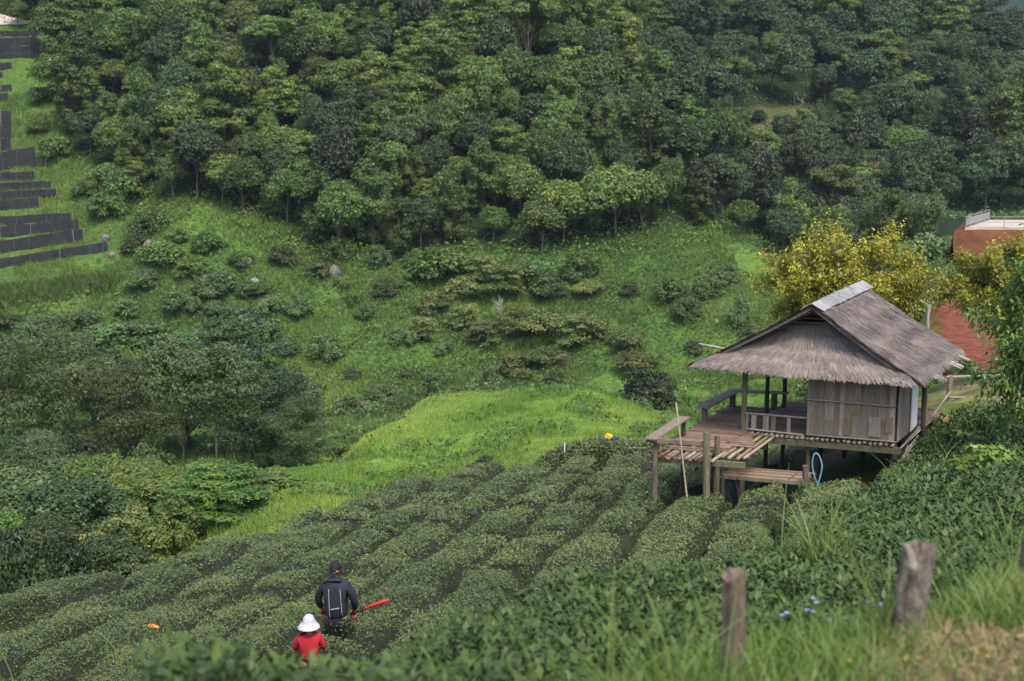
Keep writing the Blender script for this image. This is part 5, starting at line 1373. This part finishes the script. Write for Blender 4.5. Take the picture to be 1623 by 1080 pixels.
M['red_shirt'] = solid_mat('red_shirt', (.28, .010, .020), (.42, .022, .034), 6, rough=.8, bump=.5, vary=.0)
M['red_tool'] = solid_mat('red_plastic', (.34, .016, .010), (.46, .034, .018), 6, rough=.4, bump=.05, vary=.0)
M['glove'] = solid_mat('red_glove', (.26, .030, .030), (.38, .055, .05), 12, rough=.9, bump=.3, vary=.0)
M['hair'] = solid_mat('black_hair', (.006, .005, .005), (.016, .013, .012), 14, rough=.5, bump=.5, vary=.0)
mh_, t_h, b_h = nt('spotted_hat_cloth')
vo = N(t_h, 'ShaderNodeTexVoronoi'); vo.inputs['Scale'].default_value = 48; tch = N(t_h, 'ShaderNodeTexCoord'); t_h.links.new(tch.outputs['Object'], vo.inputs['Vector'])
t_h.links.new(ramp(t_h, [(.26, (.09, .09, .20)), (.38, (.50, .50, .56))], vo.outputs['Distance']), b_h.inputs['Base Color']); b_h.inputs['Roughness'].default_value = .8
M['hat'] = mh_
def hand_nodes(wrist, d, side, nodes, edges, iw, scale=1.0, curl=.5):
    """palm and five bent fingers grown from wrist node iw"""
    d = Vector(d).normalized(); s = Vector(side).normalized(); n_ = d.cross(s)
    w = Vector(wrist); palm = w + d * .055 * scale; ip = len(nodes); nodes.append((palm, (.036 * scale, .020 * scale))); edges.append((iw, ip))
    for k_, (off, ln) in enumerate([(-.032, .060), (-.011, .072), (.011, .068), (.031, .052)]):
        a_ = palm + s * off * scale + d * .04 * scale; b_ = a_ + (d * .55 + n_ * curl).normalized() * ln * .55 * scale; c_ = b_ + (d * .2 + n_ * 1.2 * curl).normalized() * ln * .5 * scale
        i0 = len(nodes); nodes += [(a_, .0105 * scale), (b_, .0095 * scale), (c_, .007 * scale)]; edges += [(ip, i0), (i0, i0 + 1), (i0 + 1, i0 + 2)]
    a_ = palm - s * .038 * scale - d * .015 * scale; b_ = a_ - s * .022 * scale + d * .03 * scale + n_ * .02; i0 = len(nodes); nodes += [(a_, .012 * scale), (b_, .009 * scale)]; edges += [(ip, i0), (i0, i0 + 1)]
def head(cz, hs, turn, nodes, edges, ineck):
    """neck, skull, jaw, nose and ears; hs = head height, turn = yaw to the right"""
    f_ = Vector((math.sin(turn), math.cos(turn), 0)); s_ = Vector((math.cos(turn), -math.sin(turn), 0)); c_ = Vector((0, .02, cz))
    i0 = len(nodes)
    nodes += [(c_ - Vector((0, 0, hs * .28)) + f_ * .012, hs * .25), (c_ + Vector((0, 0, hs * .05)), (hs * .33, hs * .36)), (c_ + Vector((0, 0, hs * .27)) - f_ * .01, (hs * .30, hs * .34)), (c_ + Vector((0, 0, hs * .42)) - f_ * .01, hs * .17)]
    edges += [(ineck, i0), (i0, i0 + 1), (i0 + 1, i0 + 2), (i0 + 2, i0 + 3)]
    nz_ = len(nodes); nodes += [(c_ + f_ * hs * .40 - Vector((0, 0, hs * .06)), hs * .055), (c_ + f_ * hs * .47 - Vector((0, 0, hs * .11)), hs * .05)]; edges += [(i0 + 1, nz_), (nz_, nz_ + 1)]
    for sg in (-1, 1):
        e_ = len(nodes); nodes += [(c_ + s_ * sg * hs * .35 - f_ * .01, hs * .05), (c_ + s_ * sg * hs * .41 - f_ * .02 + Vector((0, 0, .01)), hs * .06)]; edges += [(i0 + 1, e_), (e_, e_ + 1)]
    return c_, f_, s_
def dome(c_, f_, s_, rx, ry, rz, z0, name, mat, parent, rings=7, seg=20, brim=None):
    mb = MB(); vs = []; fs = []
    prof_ = [(math.cos(math.pi / 2 * i / rings), math.sin(math.pi / 2 * i / rings)) for i in range(rings)]
    rows = [(r_, z_) for r_, z_ in prof_]
    if brim: rows = [(b_[0], b_[1]) for b_ in brim] + rows
    for (r_, z_) in rows:
        for j in range(seg):
            a_ = 2 * math.pi * j / seg; vs.append(c_ + s_ * math.cos(a_) * rx * r_ + f_ * math.sin(a_) * ry * r_ + Vector((0, 0, z0 + rz * z_)))
    for i in range(len(rows) - 1):
        for j in range(seg): fs.append((i * seg + j, i * seg + (j + 1) % seg, (i + 1) * seg + (j + 1) % seg, (i + 1) * seg + j))
    vs.append(c_ + Vector((0, 0, z0 + rz))); fs += [((len(rows) - 1) * seg + j, (len(rows) - 1) * seg + (j + 1) % seg, len(vs) - 1) for j in range(seg)]
    return mb.add(vs, fs).build(name, mat, parent, True)

# the man: back to us, head turned to the right, arms hanging, right hand holding the red tool
mg = float(MAN[2]) - 1.72 * .94
man = thing('person', 'person in dark jacket and black cap standing in the tea, back turned', 'person', (float(MAN[0]), float(MAN[1]), mg), R(-6))
man.scale = (.92, .92, .94); TURN = R(48)
nodes = [(Vector((0, 0, .95)), (.11, .08)), (Vector((0, 0, 1.15)), (.11, .08)), (Vector((0, .02, 1.32)), (.09, .05)), (Vector((0, .022, 1.45)), .048), (Vector((0, .02, 1.51)), .052)]
edges = [(0, 1), (1, 2), (2, 3), (3, 4)]
hc, hf, hsd = head(1.605, .232, TURN, nodes, edges, 4)
WR = {}
for sg in (-1, 1):
    i0 = len(nodes); sh = Vector((sg * .18, 0, 1.34)); el = Vector((sg * .285, .02, 1.12)); wr = Vector((sg * .255, .17 if sg > 0 else .14, .90))
    nodes += [(sh, .042), (el, .036), (wr, .028)]; edges += [(2, i0), (i0, i0 + 1), (i0 + 1, i0 + 2)]; WR[sg] = wr
    hand_nodes(wr, (sg * -.05, .5, -.8), (1, 0, 0), nodes, edges, i0 + 2, 1.0, .6)
    j0 = len(nodes); nodes += [(Vector((sg * .10, 0, .86)), .095), (Vector((sg * .11, .03, .48)), .058), (Vector((sg * .12, -.01, .09)), .04), (Vector((sg * .13, .12, .035)), .035)]
    edges += [(0, j0), (j0, j0 + 1), (j0 + 1, j0 + 2), (j0 + 2, j0 + 3)]
skin('body', nodes, edges, M['skin'], man)
jn = [(Vector((0, 0, .79)), (.215, .16)), (Vector((0, 0, 1.02)), (.205, .150)), (Vector((0, .005, 1.27)), (.205, .140)), (Vector((0, .0, 1.39)), (.175, .12)), (Vector((0, .008, 1.455)), (.115, .105)), (Vector((0, .012, 1.515)), (.080, .080))]
je = [(0, 1), (1, 2), (2, 3), (3, 4), (4, 5)]
for sg in (-1, 1):
    i0 = len(jn); jn += [(Vector((sg * .19, 0, 1.375)), .098), (Vector((sg * .262, .0, 1.24)), .076), (Vector((sg * .30, .03, 1.08)), .062), (Vector((sg * .268, .14, .935)), .052)]
    je += [(2, i0), (i0, i0 + 1), (i0 + 1, i0 + 2), (i0 + 2, i0 + 3)]
skin('jacket', jn, je, M['navy'], man)
tn_ = [(Vector((0, 0, .90)), (.17, .13)), (Vector((0, 0, .84)), (.16, .125))]; te = [(0, 1)]
for sg in (-1, 1):
    i0 = len(tn_); tn_ += [(Vector((sg * .105, 0, .72)), .105), (Vector((sg * .11, .03, .48)), .085), (Vector((sg * .12, -.01, .12)), .07)]; te += [(1, i0), (i0, i0 + 1), (i0 + 1, i0 + 2)]
skin('trousers', tn_, te, M['black'], man)
# light stripes on the back of the jacket, following its curve
jk = [o for o in man.children if o.name.startswith('jacket')][0]
jco = np.empty(len(jk.data.vertices) * 3); jk.data.vertices.foreach_get('co', jco); jco = jco.reshape(-1, 3)
def back_y(x, z):
    d = (jco[:, 0] - x) ** 2 + (jco[:, 2] - z) ** 2 + np.where(jco[:, 1] > .0, 9, 0); k_ = np.argsort(d)[:4]; return float(np.min(jco[k_, 1]))
def strip(pts, w, name):
    mb = MB(); vs = []
    for (x, z) in pts:
        y = back_y(x, z) - .006; vs += [(x - w / 2, y, z), (x + w / 2, y, z)]
    m_ = len(vs); vs += [(x, y + .004, z) for (x, y, z) in vs]
    fs = [(2 * i, 2 * i + 1, 2 * i + 3, 2 * i + 2) for i in range(len(pts) - 1)]; fs += [tuple(reversed([q + m_ for q in f_])) for f_ in fs]
    mb.add(vs, fs).build(name, M['stripe'], man)
strip([(-.085 + .012 * i / 8, 1.33 - .055 * i) for i in range(9)], .009, 'stripe'); strip([(.10 + .03 * i / 8, 1.34 - .055 * i) for i in range(9)], .009, 'stripe')
mb = MB(); y0 = back_y(.03, 1.03) - .012; mb.hexa([(-.055, y0, 1.005), (.085, y0, 1.03), (.085, y0 + .005, 1.03), (-.055, y0 + .005, 1.005), (-.055, y0, 1.022), (.085, y0, 1.047), (.085, y0 + .005, 1.047), (-.055, y0 + .005, 1.022)]).build('reflector', M['stripe'], man)
dome(hc, hf, hsd, .088, .104, .125, .012, 'cap', M['black'], man)
mb = MB(); vs = []
for i in range(9):
    a_ = math.pi * (i / 8); vs += [hc + hsd * math.cos(a_) * .085 + hf * (.07 + math.sin(a_) * .03) + Vector((0, 0, .035)), hc + hsd * math.cos(a_) * .085 + hf * (.09 + math.sin(a_) * .085) + Vector((0, 0, .02))]
n0 = len(vs); vs += [q - Vector((0, 0, .006)) for q in vs]; fs = [(2 * i, 2 * i + 2, 2 * i + 3, 2 * i + 1) for i in range(8)]; fs += [tuple(reversed([q + n0 for q in f_])) for f_ in fs]
mb.add(vs, fs).build('cap_brim', M['black'], man)
dome(hc - hf * .014, hf, hsd, .085, .098, .06, -.045, 'hair', M['hair'], man)
for sg in (-1, 1):
    gn = []; ge = []; gn.append((WR[sg] + Vector((0, -.02, .035)), .036)); hand_nodes(WR[sg], (sg * -.05, .5, -.8), (1, 0, 0), gn, ge, 0, 1.16, .6); skin('glove', gn, ge, M['glove'], man, 1)
# red tool held out to the right
Tp = Vector((MAN[0], MAN[1], mg)) + Vector((.26, .19, .78))
td = Vector((.80, .10, .26)).normalized()
tool = thing('hand_tool', 'long red blade-shaped tool held out beside the standing person', 'tool', tuple(Tp))
mb = MB(); mb.tube([td * -.08, td * .06, td * .16], [.016, .016, .013], n=8); mb.build('handle', M['black'], tool, True)
mb = MB(); sec = [(.13, .010, .012), (.18, .018, .015), (.28, .030, .018), (.40, .034, .018), (.50, .030, .016), (.54, .020, .012)]
vs = []; fs = []; upv = td.cross(Vector((0, 1, 0))).normalized() * -1
if upv.z < 0: upv = -upv
sdv = td.cross(upv)
for (s_, h_, w_) in sec:
    for j in range(8): a_ = 2 * math.pi * j / 8; vs.append(td * s_ + upv * (math.sin(a_) * h_ + .02 * math.sin(s_ * 5)) + sdv * math.cos(a_) * w_)
fs = [(i * 8 + j, i * 8 + (j + 1) % 8, (i + 1) * 8 + (j + 1) % 8, (i + 1) * 8 + j) for i in range(len(sec) - 1) for j in range(8)] + [tuple(range(7, -1, -1)), tuple(range((len(sec) - 1) * 8, len(sec) * 8))]
mb.add(vs, fs).build('blade_cover', M['red_tool'], tool, True)

# the woman in red with a spotted sun hat
wg = float(WOMAN[2]) - 1.58 * .86
wom = thing('person', 'person in red shirt and white spotted sun hat, seen over the leafy hedge', 'person', (float(WOMAN[0]), float(WOMAN[1]), wg), R(4))
wom.scale = (.86, .86, .86)
nodes = [(Vector((0, 0, .86)), (.11, .08)), (Vector((0, 0, 1.03)), (.10, .07)), (Vector((0, .0, 1.18)), (.09, .06)), (Vector((0, .01, 1.29)), .047), (Vector((0, .015, 1.34)), .047)]
edges = [(0, 1), (1, 2), (2, 3), (3, 4)]
hc, hf, hsd = head(1.425, .215, R(8), nodes, edges, 4)
for sg in (-1, 1):
    i0 = len(nodes); sh = Vector((sg * .145, 0, 1.19)); el = Vector((sg * .225, .03, 1.02)); wr = Vector((sg * .17, .22, .95))
    nodes += [(sh, .036), (el, .034), (wr, .026)]; edges += [(2, i0), (i0, i0 + 1), (i0 + 1, i0 + 2)]
    hand_nodes(wr, (sg * -.2, .9, -.1), (1, 0, 0), nodes, edges, i0 + 2, .92, .5)
    j0 = len(nodes); nodes += [(Vector((sg * .09, 0, .78)), .095), (Vector((sg * .10, .03, .44)), .055), (Vector((sg * .10, -.01, .08)), .038), (Vector((sg * .11, .11, .03)), .032)]
    edges += [(0, j0), (j0, j0 + 1), (j0 + 1, j0 + 2), (j0 + 2, j0 + 3)]
skin('body', nodes, edges, M['skin'], wom)
jn = [(Vector((0, 0, .80)), (.18, .14)), (Vector((0, 0, .98)), (.165, .125)), (Vector((0, .0, 1.14)), (.172, .12)), (Vector((0, .0, 1.245)), (.14, .09)), (Vector((0, .01, 1.33)), (.072, .07))]
je = [(0, 1), (1, 2), (2, 3), (3, 4)]
for sg in (-1, 1):
    i0 = len(jn); jn += [(Vector((sg * .16, 0, 1.225)), .083), (Vector((sg * .205, .01, 1.11)), .066), (Vector((sg * .228, .03, 1.01)), .056)]; je += [(2, i0), (i0, i0 + 1), (i0 + 1, i0 + 2)]
skin('shirt', jn, je, M['red_shirt'], wom)
tn_ = [(Vector((0, 0, .82)), (.16, .12)), (Vector((0, 0, .76)), (.15, .12))]; te = [(0, 1)]
for sg in (-1, 1):
    i0 = len(tn_); tn_ += [(Vector((sg * .095, 0, .66)), .10), (Vector((sg * .10, .03, .44)), .08), (Vector((sg * .10, -.01, .1)), .065)]; te += [(1, i0), (i0, i0 + 1), (i0 + 1, i0 + 2)]
skin('trousers', tn_, te, M['black'], wom)
dome(hc - hf * .010, hf, hsd, .086, .098, .10, -.045, 'hair', M['hair'], wom)
dome(hc - hf * .03 - Vector((0, 0, .055)), hf, hsd, .055, .055, .06, -.03, 'hair_bun', M['hair'], wom)
hat = dome(hc, hf, hsd, .100, .112, .125, .035, 'sun_hat', M['hat'], wom, brim=[(1.72, -.66), (1.66, -.58), (1.38, -.30), (1.10, -.06)])

# ------------------------------------------------------------------ bundle and cloths left on the tea
M['yel_cloth'] = solid_mat('yellow_cloth', (.62, .34, .010), (.75, .46, .02), 9, rough=.8, bump=.6, vary=.0)
M['blue_cloth'] = solid_mat('navy_cloth', (.02, .03, .09), (.05, .06, .16), 9, rough=.8, bump=.6, vary=.0)
M['orange'] = solid_mat('orange_cloth', (.50, .13, .02), (.62, .22, .04), 9, rough=.8, bump=.4, vary=.0)
def lump(rx, ry, rz, seed, name, mat, parent, off=(0, 0, 0)):
    import bmesh
    bm = bmesh.new(); bmesh.ops.create_icosphere(bm, subdivisions=4, radius=1)
    for v in bm.verts:
        q = np.array(v.co); d_ = 1 + .7 * (float(fbm(q[0] * 2.2 + seed, q[1] * 2.2 + q[2] * 1.3, seed, 3)) - .5) - .25 * abs(math.sin(q[0] * 5 + seed + 3 * q[1]))
        v.co = Vector((q[0] * rx * d_, q[1] * ry * d_, max(q[2], -.35) * rz * d_)) + Vector(off)
    me = bpy.data.meshes.new(name); bm.to_mesh(me); bm.free(); me.materials.append(mat)
    me.polygons.foreach_set('use_smooth', np.ones(len(me.polygons), bool))
    return link(name, me, parent)
q = P(965, 694, 47.2)
bun = thing('jacket_bundle', 'yellow and navy jacket bundled up on the crest tea hedge', 'jacket', tuple(q)); bun.scale = (.62, .62, .62)
lump(.28, .2, .22, 3, 'yellow_back', M['yel_cloth'], bun, (-.02, 0, .03)); lump(.24, .2, .14, 5, 'navy_sleeve', M['blue_cloth'], bun, (.26, -.06, -.05)); lump(.22, .18, .10, 8, 'navy_sleeve', M['blue_cloth'], bun, (-.26, -.10, -.09))
q = P(243, 993, 20.6)
xq = float(q[0]); o = lump(.11, .06, .035, 11, 'orange_cloth', M['orange'], None); o.location = (xq, 20.6, float(q[2])); o.rotation_euler = (0, .1, -.15); tag(o, 'orange cloth lying on the clipped tea left of the people', 'cloth')
q = P(895, 708, 47.5); o = MB().tube([(0, 0, -.2), (.0, 0, .0), (.01, 0, .14)], [.014, .02, .012], n=7).build('marker_peg', M['white_panel'], None); o.location = tuple(q); tag(o, 'tiny white peg sticking out of the crest tea hedge', 'peg')

# ------------------------------------------------------------------ yard fence right of the hut
fn = thing('yard_fence', 'rough post and rail fence beside the hut yard', 'fence')
fp = [(1503, 640, 595, 41.5), (1598, 688, 652, 36.0), (1680, 700, 655, 34)]
for (px, pb_, pt_, Y) in fp:
    p = P(px, pb_, Y); h_ = float(P(px, pt_, Y)[2] - p[2]); zz = float(ground(p[0], Y))
    MB().tube([(p[0], Y, zz - .3), (p[0] + .01, Y, (zz + p[2] + h_) / 2), (p[0] + .02, Y, p[2] + h_)], [.085, .08, .075], n=9, wob=.08, rng=rp).build('post', M['bamboo'], fn)
def rail(p, q, r_): MB().tube([Vector(p), (Vector(p) + Vector(q)) / 2 + Vector((0, 0, -.03)), Vector(q)], [r_, r_, r_ * .9], n=7).build('rail', M['bamboo_grey'], fn, True)
rail(P(1500, 598, 41.4), P(1640, 590, 44), .04); rail(P(1505, 630, 41.4), P(1545, 628, 42.5), .035); rail(P(1597, 662, 35.9), P(1700, 690, 33.5), .05)

# ------------------------------------------------------------------ the near edge: stumps, grass, flowers
def stump(px, pyb, pyt, Y, r0, r1, lab, mat, notch, seed, lean=0.0):
    p = P(px, pyb, Y); zz = float(ground(p[0], Y)); top = float(P(px, pyt, Y)[2]); r3 = random.Random(seed)
    o = thing('fence_post', lab, 'post', (float(p[0]), Y, zz - .1)); H = top - zz + .1
    n_, k_ = 22, 12; vs = []; fs = []
    rad = [1 + .16 * math.sin(2 * math.pi * j / n_ * 2 + seed) + .10 * math.sin(2 * math.pi * j / n_ * 5 + 2 * seed) + r3.uniform(-.04, .04) for j in range(n_)]
    for i in range(k_ + 1):
        t_ = i / k_
        for j in range(n_):
            a_ = 2 * math.pi * j / n_; r_ = (r0 * (1 - t_) + r1 * t_) * rad[j] * (1 + .05 * r3.uniform(-1, 1)); hh = H * t_
            if i >= k_ - 3: hh -= notch * H * max(0, math.cos(a_ - 4.0)) ** 3 * (i - k_ + 3) / 3 + r3.uniform(0, .05) * H * (i == k_)
            vs.append((math.cos(a_) * r_ + lean * t_ * H, math.sin(a_) * r_, hh))
    fs = [(i * n_ + j, i * n_ + (j + 1) % n_, (i + 1) * n_ + (j + 1) % n_, (i + 1) * n_ + j) for i in range(k_) for j in range(n_)]
    c0 = len(vs); vs.append((lean * H, 0, H * (.94 - notch * .6))); fs += [(k_ * n_ + j, k_ * n_ + (j + 1) % n_, c0) for j in range(n_)]
    MB().add(vs, fs).build('wood', M[mat], o)
M['stump'] = solid_mat('lichen_stump', (.034, .022, .015), (.27, .245, .21), 16, stretch=(1, 1, .55), bump=1.0, vary=.0, rough=.9)
M['stump_d'] = solid_mat('brown_stump', (.045, .032, .024), (.21, .16, .125), 14, stretch=(1.5, 1.5, .35), bump=1.0, vary=.0, rough=.9)
stump(1436, 1000, 858, 6.1, .060, .062, 'thick lichen-covered old fence post with split notched top', 'stump', .20, 3, .08)
stump(1166, 1030, 905, 5.7, .060, .052, 'slim brown weathered fence post standing in the near grass', 'stump_d', .02, 5, -.03)
stump(1618, 965, 850, 7.3, .018, .016, 'thin dark stake at the right border of the near grass', 'post_dark', .0, 8)

r2n = np.random.default_rng(31)
def gpatch(n, x0, x1, y0, y1):
    Y = y0 + (y1 - y0) * r2n.random(n); px = x0 + (x1 - x0) * r2n.random(n); return (px - 811.5) / F * Y * 1.03, Y, px
X, Y, px = gpatch(26000, 880, 1900, 3.2, 8.6)
lim = np.interp(px, [880, 1000, 1200, 1300, 1623, 1900], [6.0, 6.7, 7.6, 8.2, 9.2, 9.6])
dry = smooth(1400, 1560, px) * (1 - smooth(6.0, 7.0, Y)) * smooth(.38, .55, fbm(X * 1.3, Y * 1.3, 141, 3))
keep = (Y < lim + .3) & (r2n.random(len(X)) < 1 - .85 * dry)
X, Y, px = X[keep], Y[keep], px[keep]
hg = (.08 + .20 * r2n.random(len(X)) ** 1.5) * (.5 + fbm(X * 1.1, Y * 1.1, 143, 3)) * np.interp(px, [900, 1250, 1450, 1900], [1.6, 1.3, .9, .9])
o = scatter_blades('near_grass', M['near_grass'], X, Y, hg, .007 + .006 * r2n.random(len(X)), .3 + .6 * r2n.random(len(X)), r2n, 3, tint=.25 + .55 * fbm(X * .8, Y * .8, 145, 3) + .3 * (r2n.random(len(X)) - .5))
tag(o, 'fresh green grass on the near slope round the old fence posts', 'grass', kind='stuff')
X, Y, px = gpatch(9000, 1380, 1950, 4.0, 7.2)
keep = fbm(X * 1.3, Y * 1.3, 141, 3) > .42; X, Y = X[keep], Y[keep]
base_ = np.stack([X, Y, ground(X, Y) + .01 + .03 * r2n.random(len(X))], -1); an = r2n.uniform(0, 6.28, len(X))
v, f = leaf_cards(base_, norm(np.array([0, 0, 1.0]) + r2n.normal(size=(len(X), 3)) * .35), .10 + .14 * r2n.random(len(X)), .006 + .004 * r2n.random(len(X)), r2n)
tag(link('dry_straw', new_mesh('dry_straw', v, f, M['straw'], tint=np.repeat(r2n.random(len(X)), 4))), 'dry straw lying on the near ground in the lower right corner', 'straw', kind='stuff')
# single tall tufts
TUFT = [(1290, 862, 13.0, .62, 34, 'arching tall grass tuft rising from the leafy hedge below the platform'), (1240, 870, 13.4, .55, 20, 'smaller arching grass tuft left of the one below the platform'), (1400, 985, 6.2, .50, 26, 'tall yellowing grass tuft leaning against the split old post', ), (1340, 850, 14, .5, 10, 'upright grass tuft right of the arching tall one'),
        (1530, 930, 7.6, .42, 26, 'tall pale grass tuft right of the split old post'), (1600, 900, 8.2, .45, 24, 'tall grass tuft at the right border behind the stake'), (840, 1090, 4.9, .42, 12, 'single tall blades at the bottom left of the near grass'), (950, 1070, 5.2, .40, 26, 'tall grass tuft left of the slim post'),
        (1060, 1060, 5.3, .40, 30, 'tall grass tuft just left of the slim brown post'), (1130, 1060, 5.2, .36, 22, 'tall grass tuft at the foot of the slim brown post'), (205, 1030, 17.5, .55, 9, 'thin upright grass tuft in the lower left tea'), (170, 1020, 18, .4, 6, 'small bent grass tuft beside the thin upright one in the tea'), (5, 1075, 16.5, .6, 6, 'grass blades at the lower left corner'),
        (1600, 840, 14, .5, 8, 'arching blades in the right leafy hedge'), (1440, 760, 24, .6, 7, 'yellowish blades in the tea under the right corner of the hut'), (1500, 720, 29, .6, 8, 'grass blades at the top of the right leafy hedge')]
for i, (px, py, Y, h_, n_, lab) in enumerate(TUFT):
    p = P(px, py, Y); zb = max(float(ground(p[0], Y)), float(p[2]) - .25)
    bs = np.tile(np.array([[0, 0, -.05]]), (n_, 1)) + np.concatenate([r2n.normal(size=(n_, 2)) * (.05 if Y < 10 else .14), np.zeros((n_, 1))], 1)
    v, f, k_ = blades(bs, h_ * r2n.uniform(.6, 1.25, n_) + (float(p[2]) - zb), (.011 if Y < 10 else .020) * r2n.uniform(.7, 1.3, n_), r2n.uniform(.2, 1.0, n_), r2n, 6)
    tnt = r2n.uniform(.35, .8, n_) if i != 2 else r2n.uniform(.6, 1, n_)
    o = link('grass_tuft', new_mesh('grass_tuft', v, f, M['near_grass'], tint=np.repeat(tnt, k_), smooth_shade=True)); o.location = (float(p[0]), Y, zb); tag(o, lab, 'grass', 'tall grass tufts')
# pale purple and yellow wildflowers
M['lilac'] = solid_mat('lilac_petals', (.30, .30, .62), (.50, .48, .80), 30, rough=.8, bump=.0, vary=.1)
M['yellow_petal'] = solid_mat('yellow_petals', (.65, .45, .02), (.75, .58, .05), 30, rough=.8, bump=.0, vary=.1)
def flower(px, py, Y, r_, mat, lab, grp, hh=.25):
    p = P(px, py, Y); o = thing('wildflower', lab, 'flower', (float(p[0]), Y, float(p[2])), 0, grp); m_ = MB()
    for j in range(9):
        a_ = r2n.uniform(0, 6.28); rr_ = r_ * math.sqrt(r2n.random()); c_ = Vector((math.cos(a_) * rr_, math.sin(a_) * rr_, r2n.uniform(-.3, .3) * r_)); s_ = r_ * .42
        m_.add([c_ + Vector((s_, 0, 0)), c_ + Vector((0, s_, .3 * s_)), c_ + Vector((-s_, 0, 0)), c_ + Vector((0, -s_, .2 * s_)), c_ + Vector((0, 0, s_ * .7))], [(0, 1, 4), (1, 2, 4), (2, 3, 4), (3, 0, 4)])
    m_.build('petals', M[mat], o); MB().tube([(0, 0, 0), (.01, .01, -hh)], [.0012, .0016], n=4).build('stem', M['weeds'], o)
for i, (px, py) in enumerate([(1240, 975), (1248, 972), (1288, 948), (1295, 955), (1280, 967), (1318, 983), (1340, 980), (1376, 955), (1290, 970), (1395, 958), (1275, 1003), (1332, 995)]):
    flower(px, py, 6.6, .012, 'lilac', 'pale lilac wildflower between the two old posts, %s of the drift' % ORD[i], 'lilac wildflowers between the posts')
for i, (px, py) in enumerate([(1346, 1047), (1434, 1044), (1455, 1042), (1565, 1040), (1548, 1032), (1513, 1055), (1597, 1008)]):
    flower(px, py, 5.0, .006, 'yellow_petal', 'tiny yellow wildflower in the near grass, %s from the slim post' % ORD[i], 'yellow wildflowers in the near grass', .1)
# short grass of the hut yard
X = r2n.uniform(10.2, 17, 16000); Y = r2n.uniform(35.5, 52, 16000); a_, b_ = hut_ab(X, Y); keep = (a_ < -.5) & (fbm(X / 1.6, Y / 1.6, 151, 3) > .42); X, Y = X[keep], Y[keep]
tag(scatter_blades('yard_grass', M['near_grass'], X, Y, .10 + .22 * r2n.random(len(X)) * (1 + (Y > 41)), .02, .4, r2n, 1, tint=.3 + .6 * fbm(X / 2, Y / 2, 153, 3)), 'trodden short grass in the yard right of the hut', 'grass', kind='stuff')

# ------------------------------------------------------------------ air: thin even haze in one closed box
M['haze'] = bpy.data.materials.new('haze_air'); M['haze'].use_nodes = True
ht = M['haze'].node_tree; ht.nodes.clear()
ho = ht.nodes.new('ShaderNodeOutputMaterial'); hv = ht.nodes.new('ShaderNodeVolumePrincipled')
hv.inputs['Color'].default_value = (.62, .74, .92, 1); hv.inputs['Density'].default_value = .00012; hv.inputs['Anisotropy'].default_value = .2
ht.links.new(hv.outputs[0], ho.inputs['Volume'])
tag(MB().box(-2700, 2700, -30, 1650, float(ZZ.min()) - 2, 420).build('haze', M['haze'], None), 'thin bluish air filling the whole valley', 'haze', kind='stuff')

# ------------------------------------------------------------------ labels: alike things are told apart by their order in the picture
NTH = ORD + ['twenty-fourth', 'twenty-fifth', 'twenty-sixth']
same = {}
for o in bpy.data.objects:
    if o.parent is None and 'label' in o.keys() and o.get('kind') is None: same.setdefault(o['label'], []).append(o)
for lab, os_ in same.items():
    if len(os_) < 2: continue
    os_.sort(key=lambda q: project(q.location[0], q.location[1], q.location[2])[0])
    for i, q in enumerate(os_): q['label'] = lab + ', ' + NTH[min(i, 25)] + (' from the left' if len(lab.split()) < 13 else ' from left')
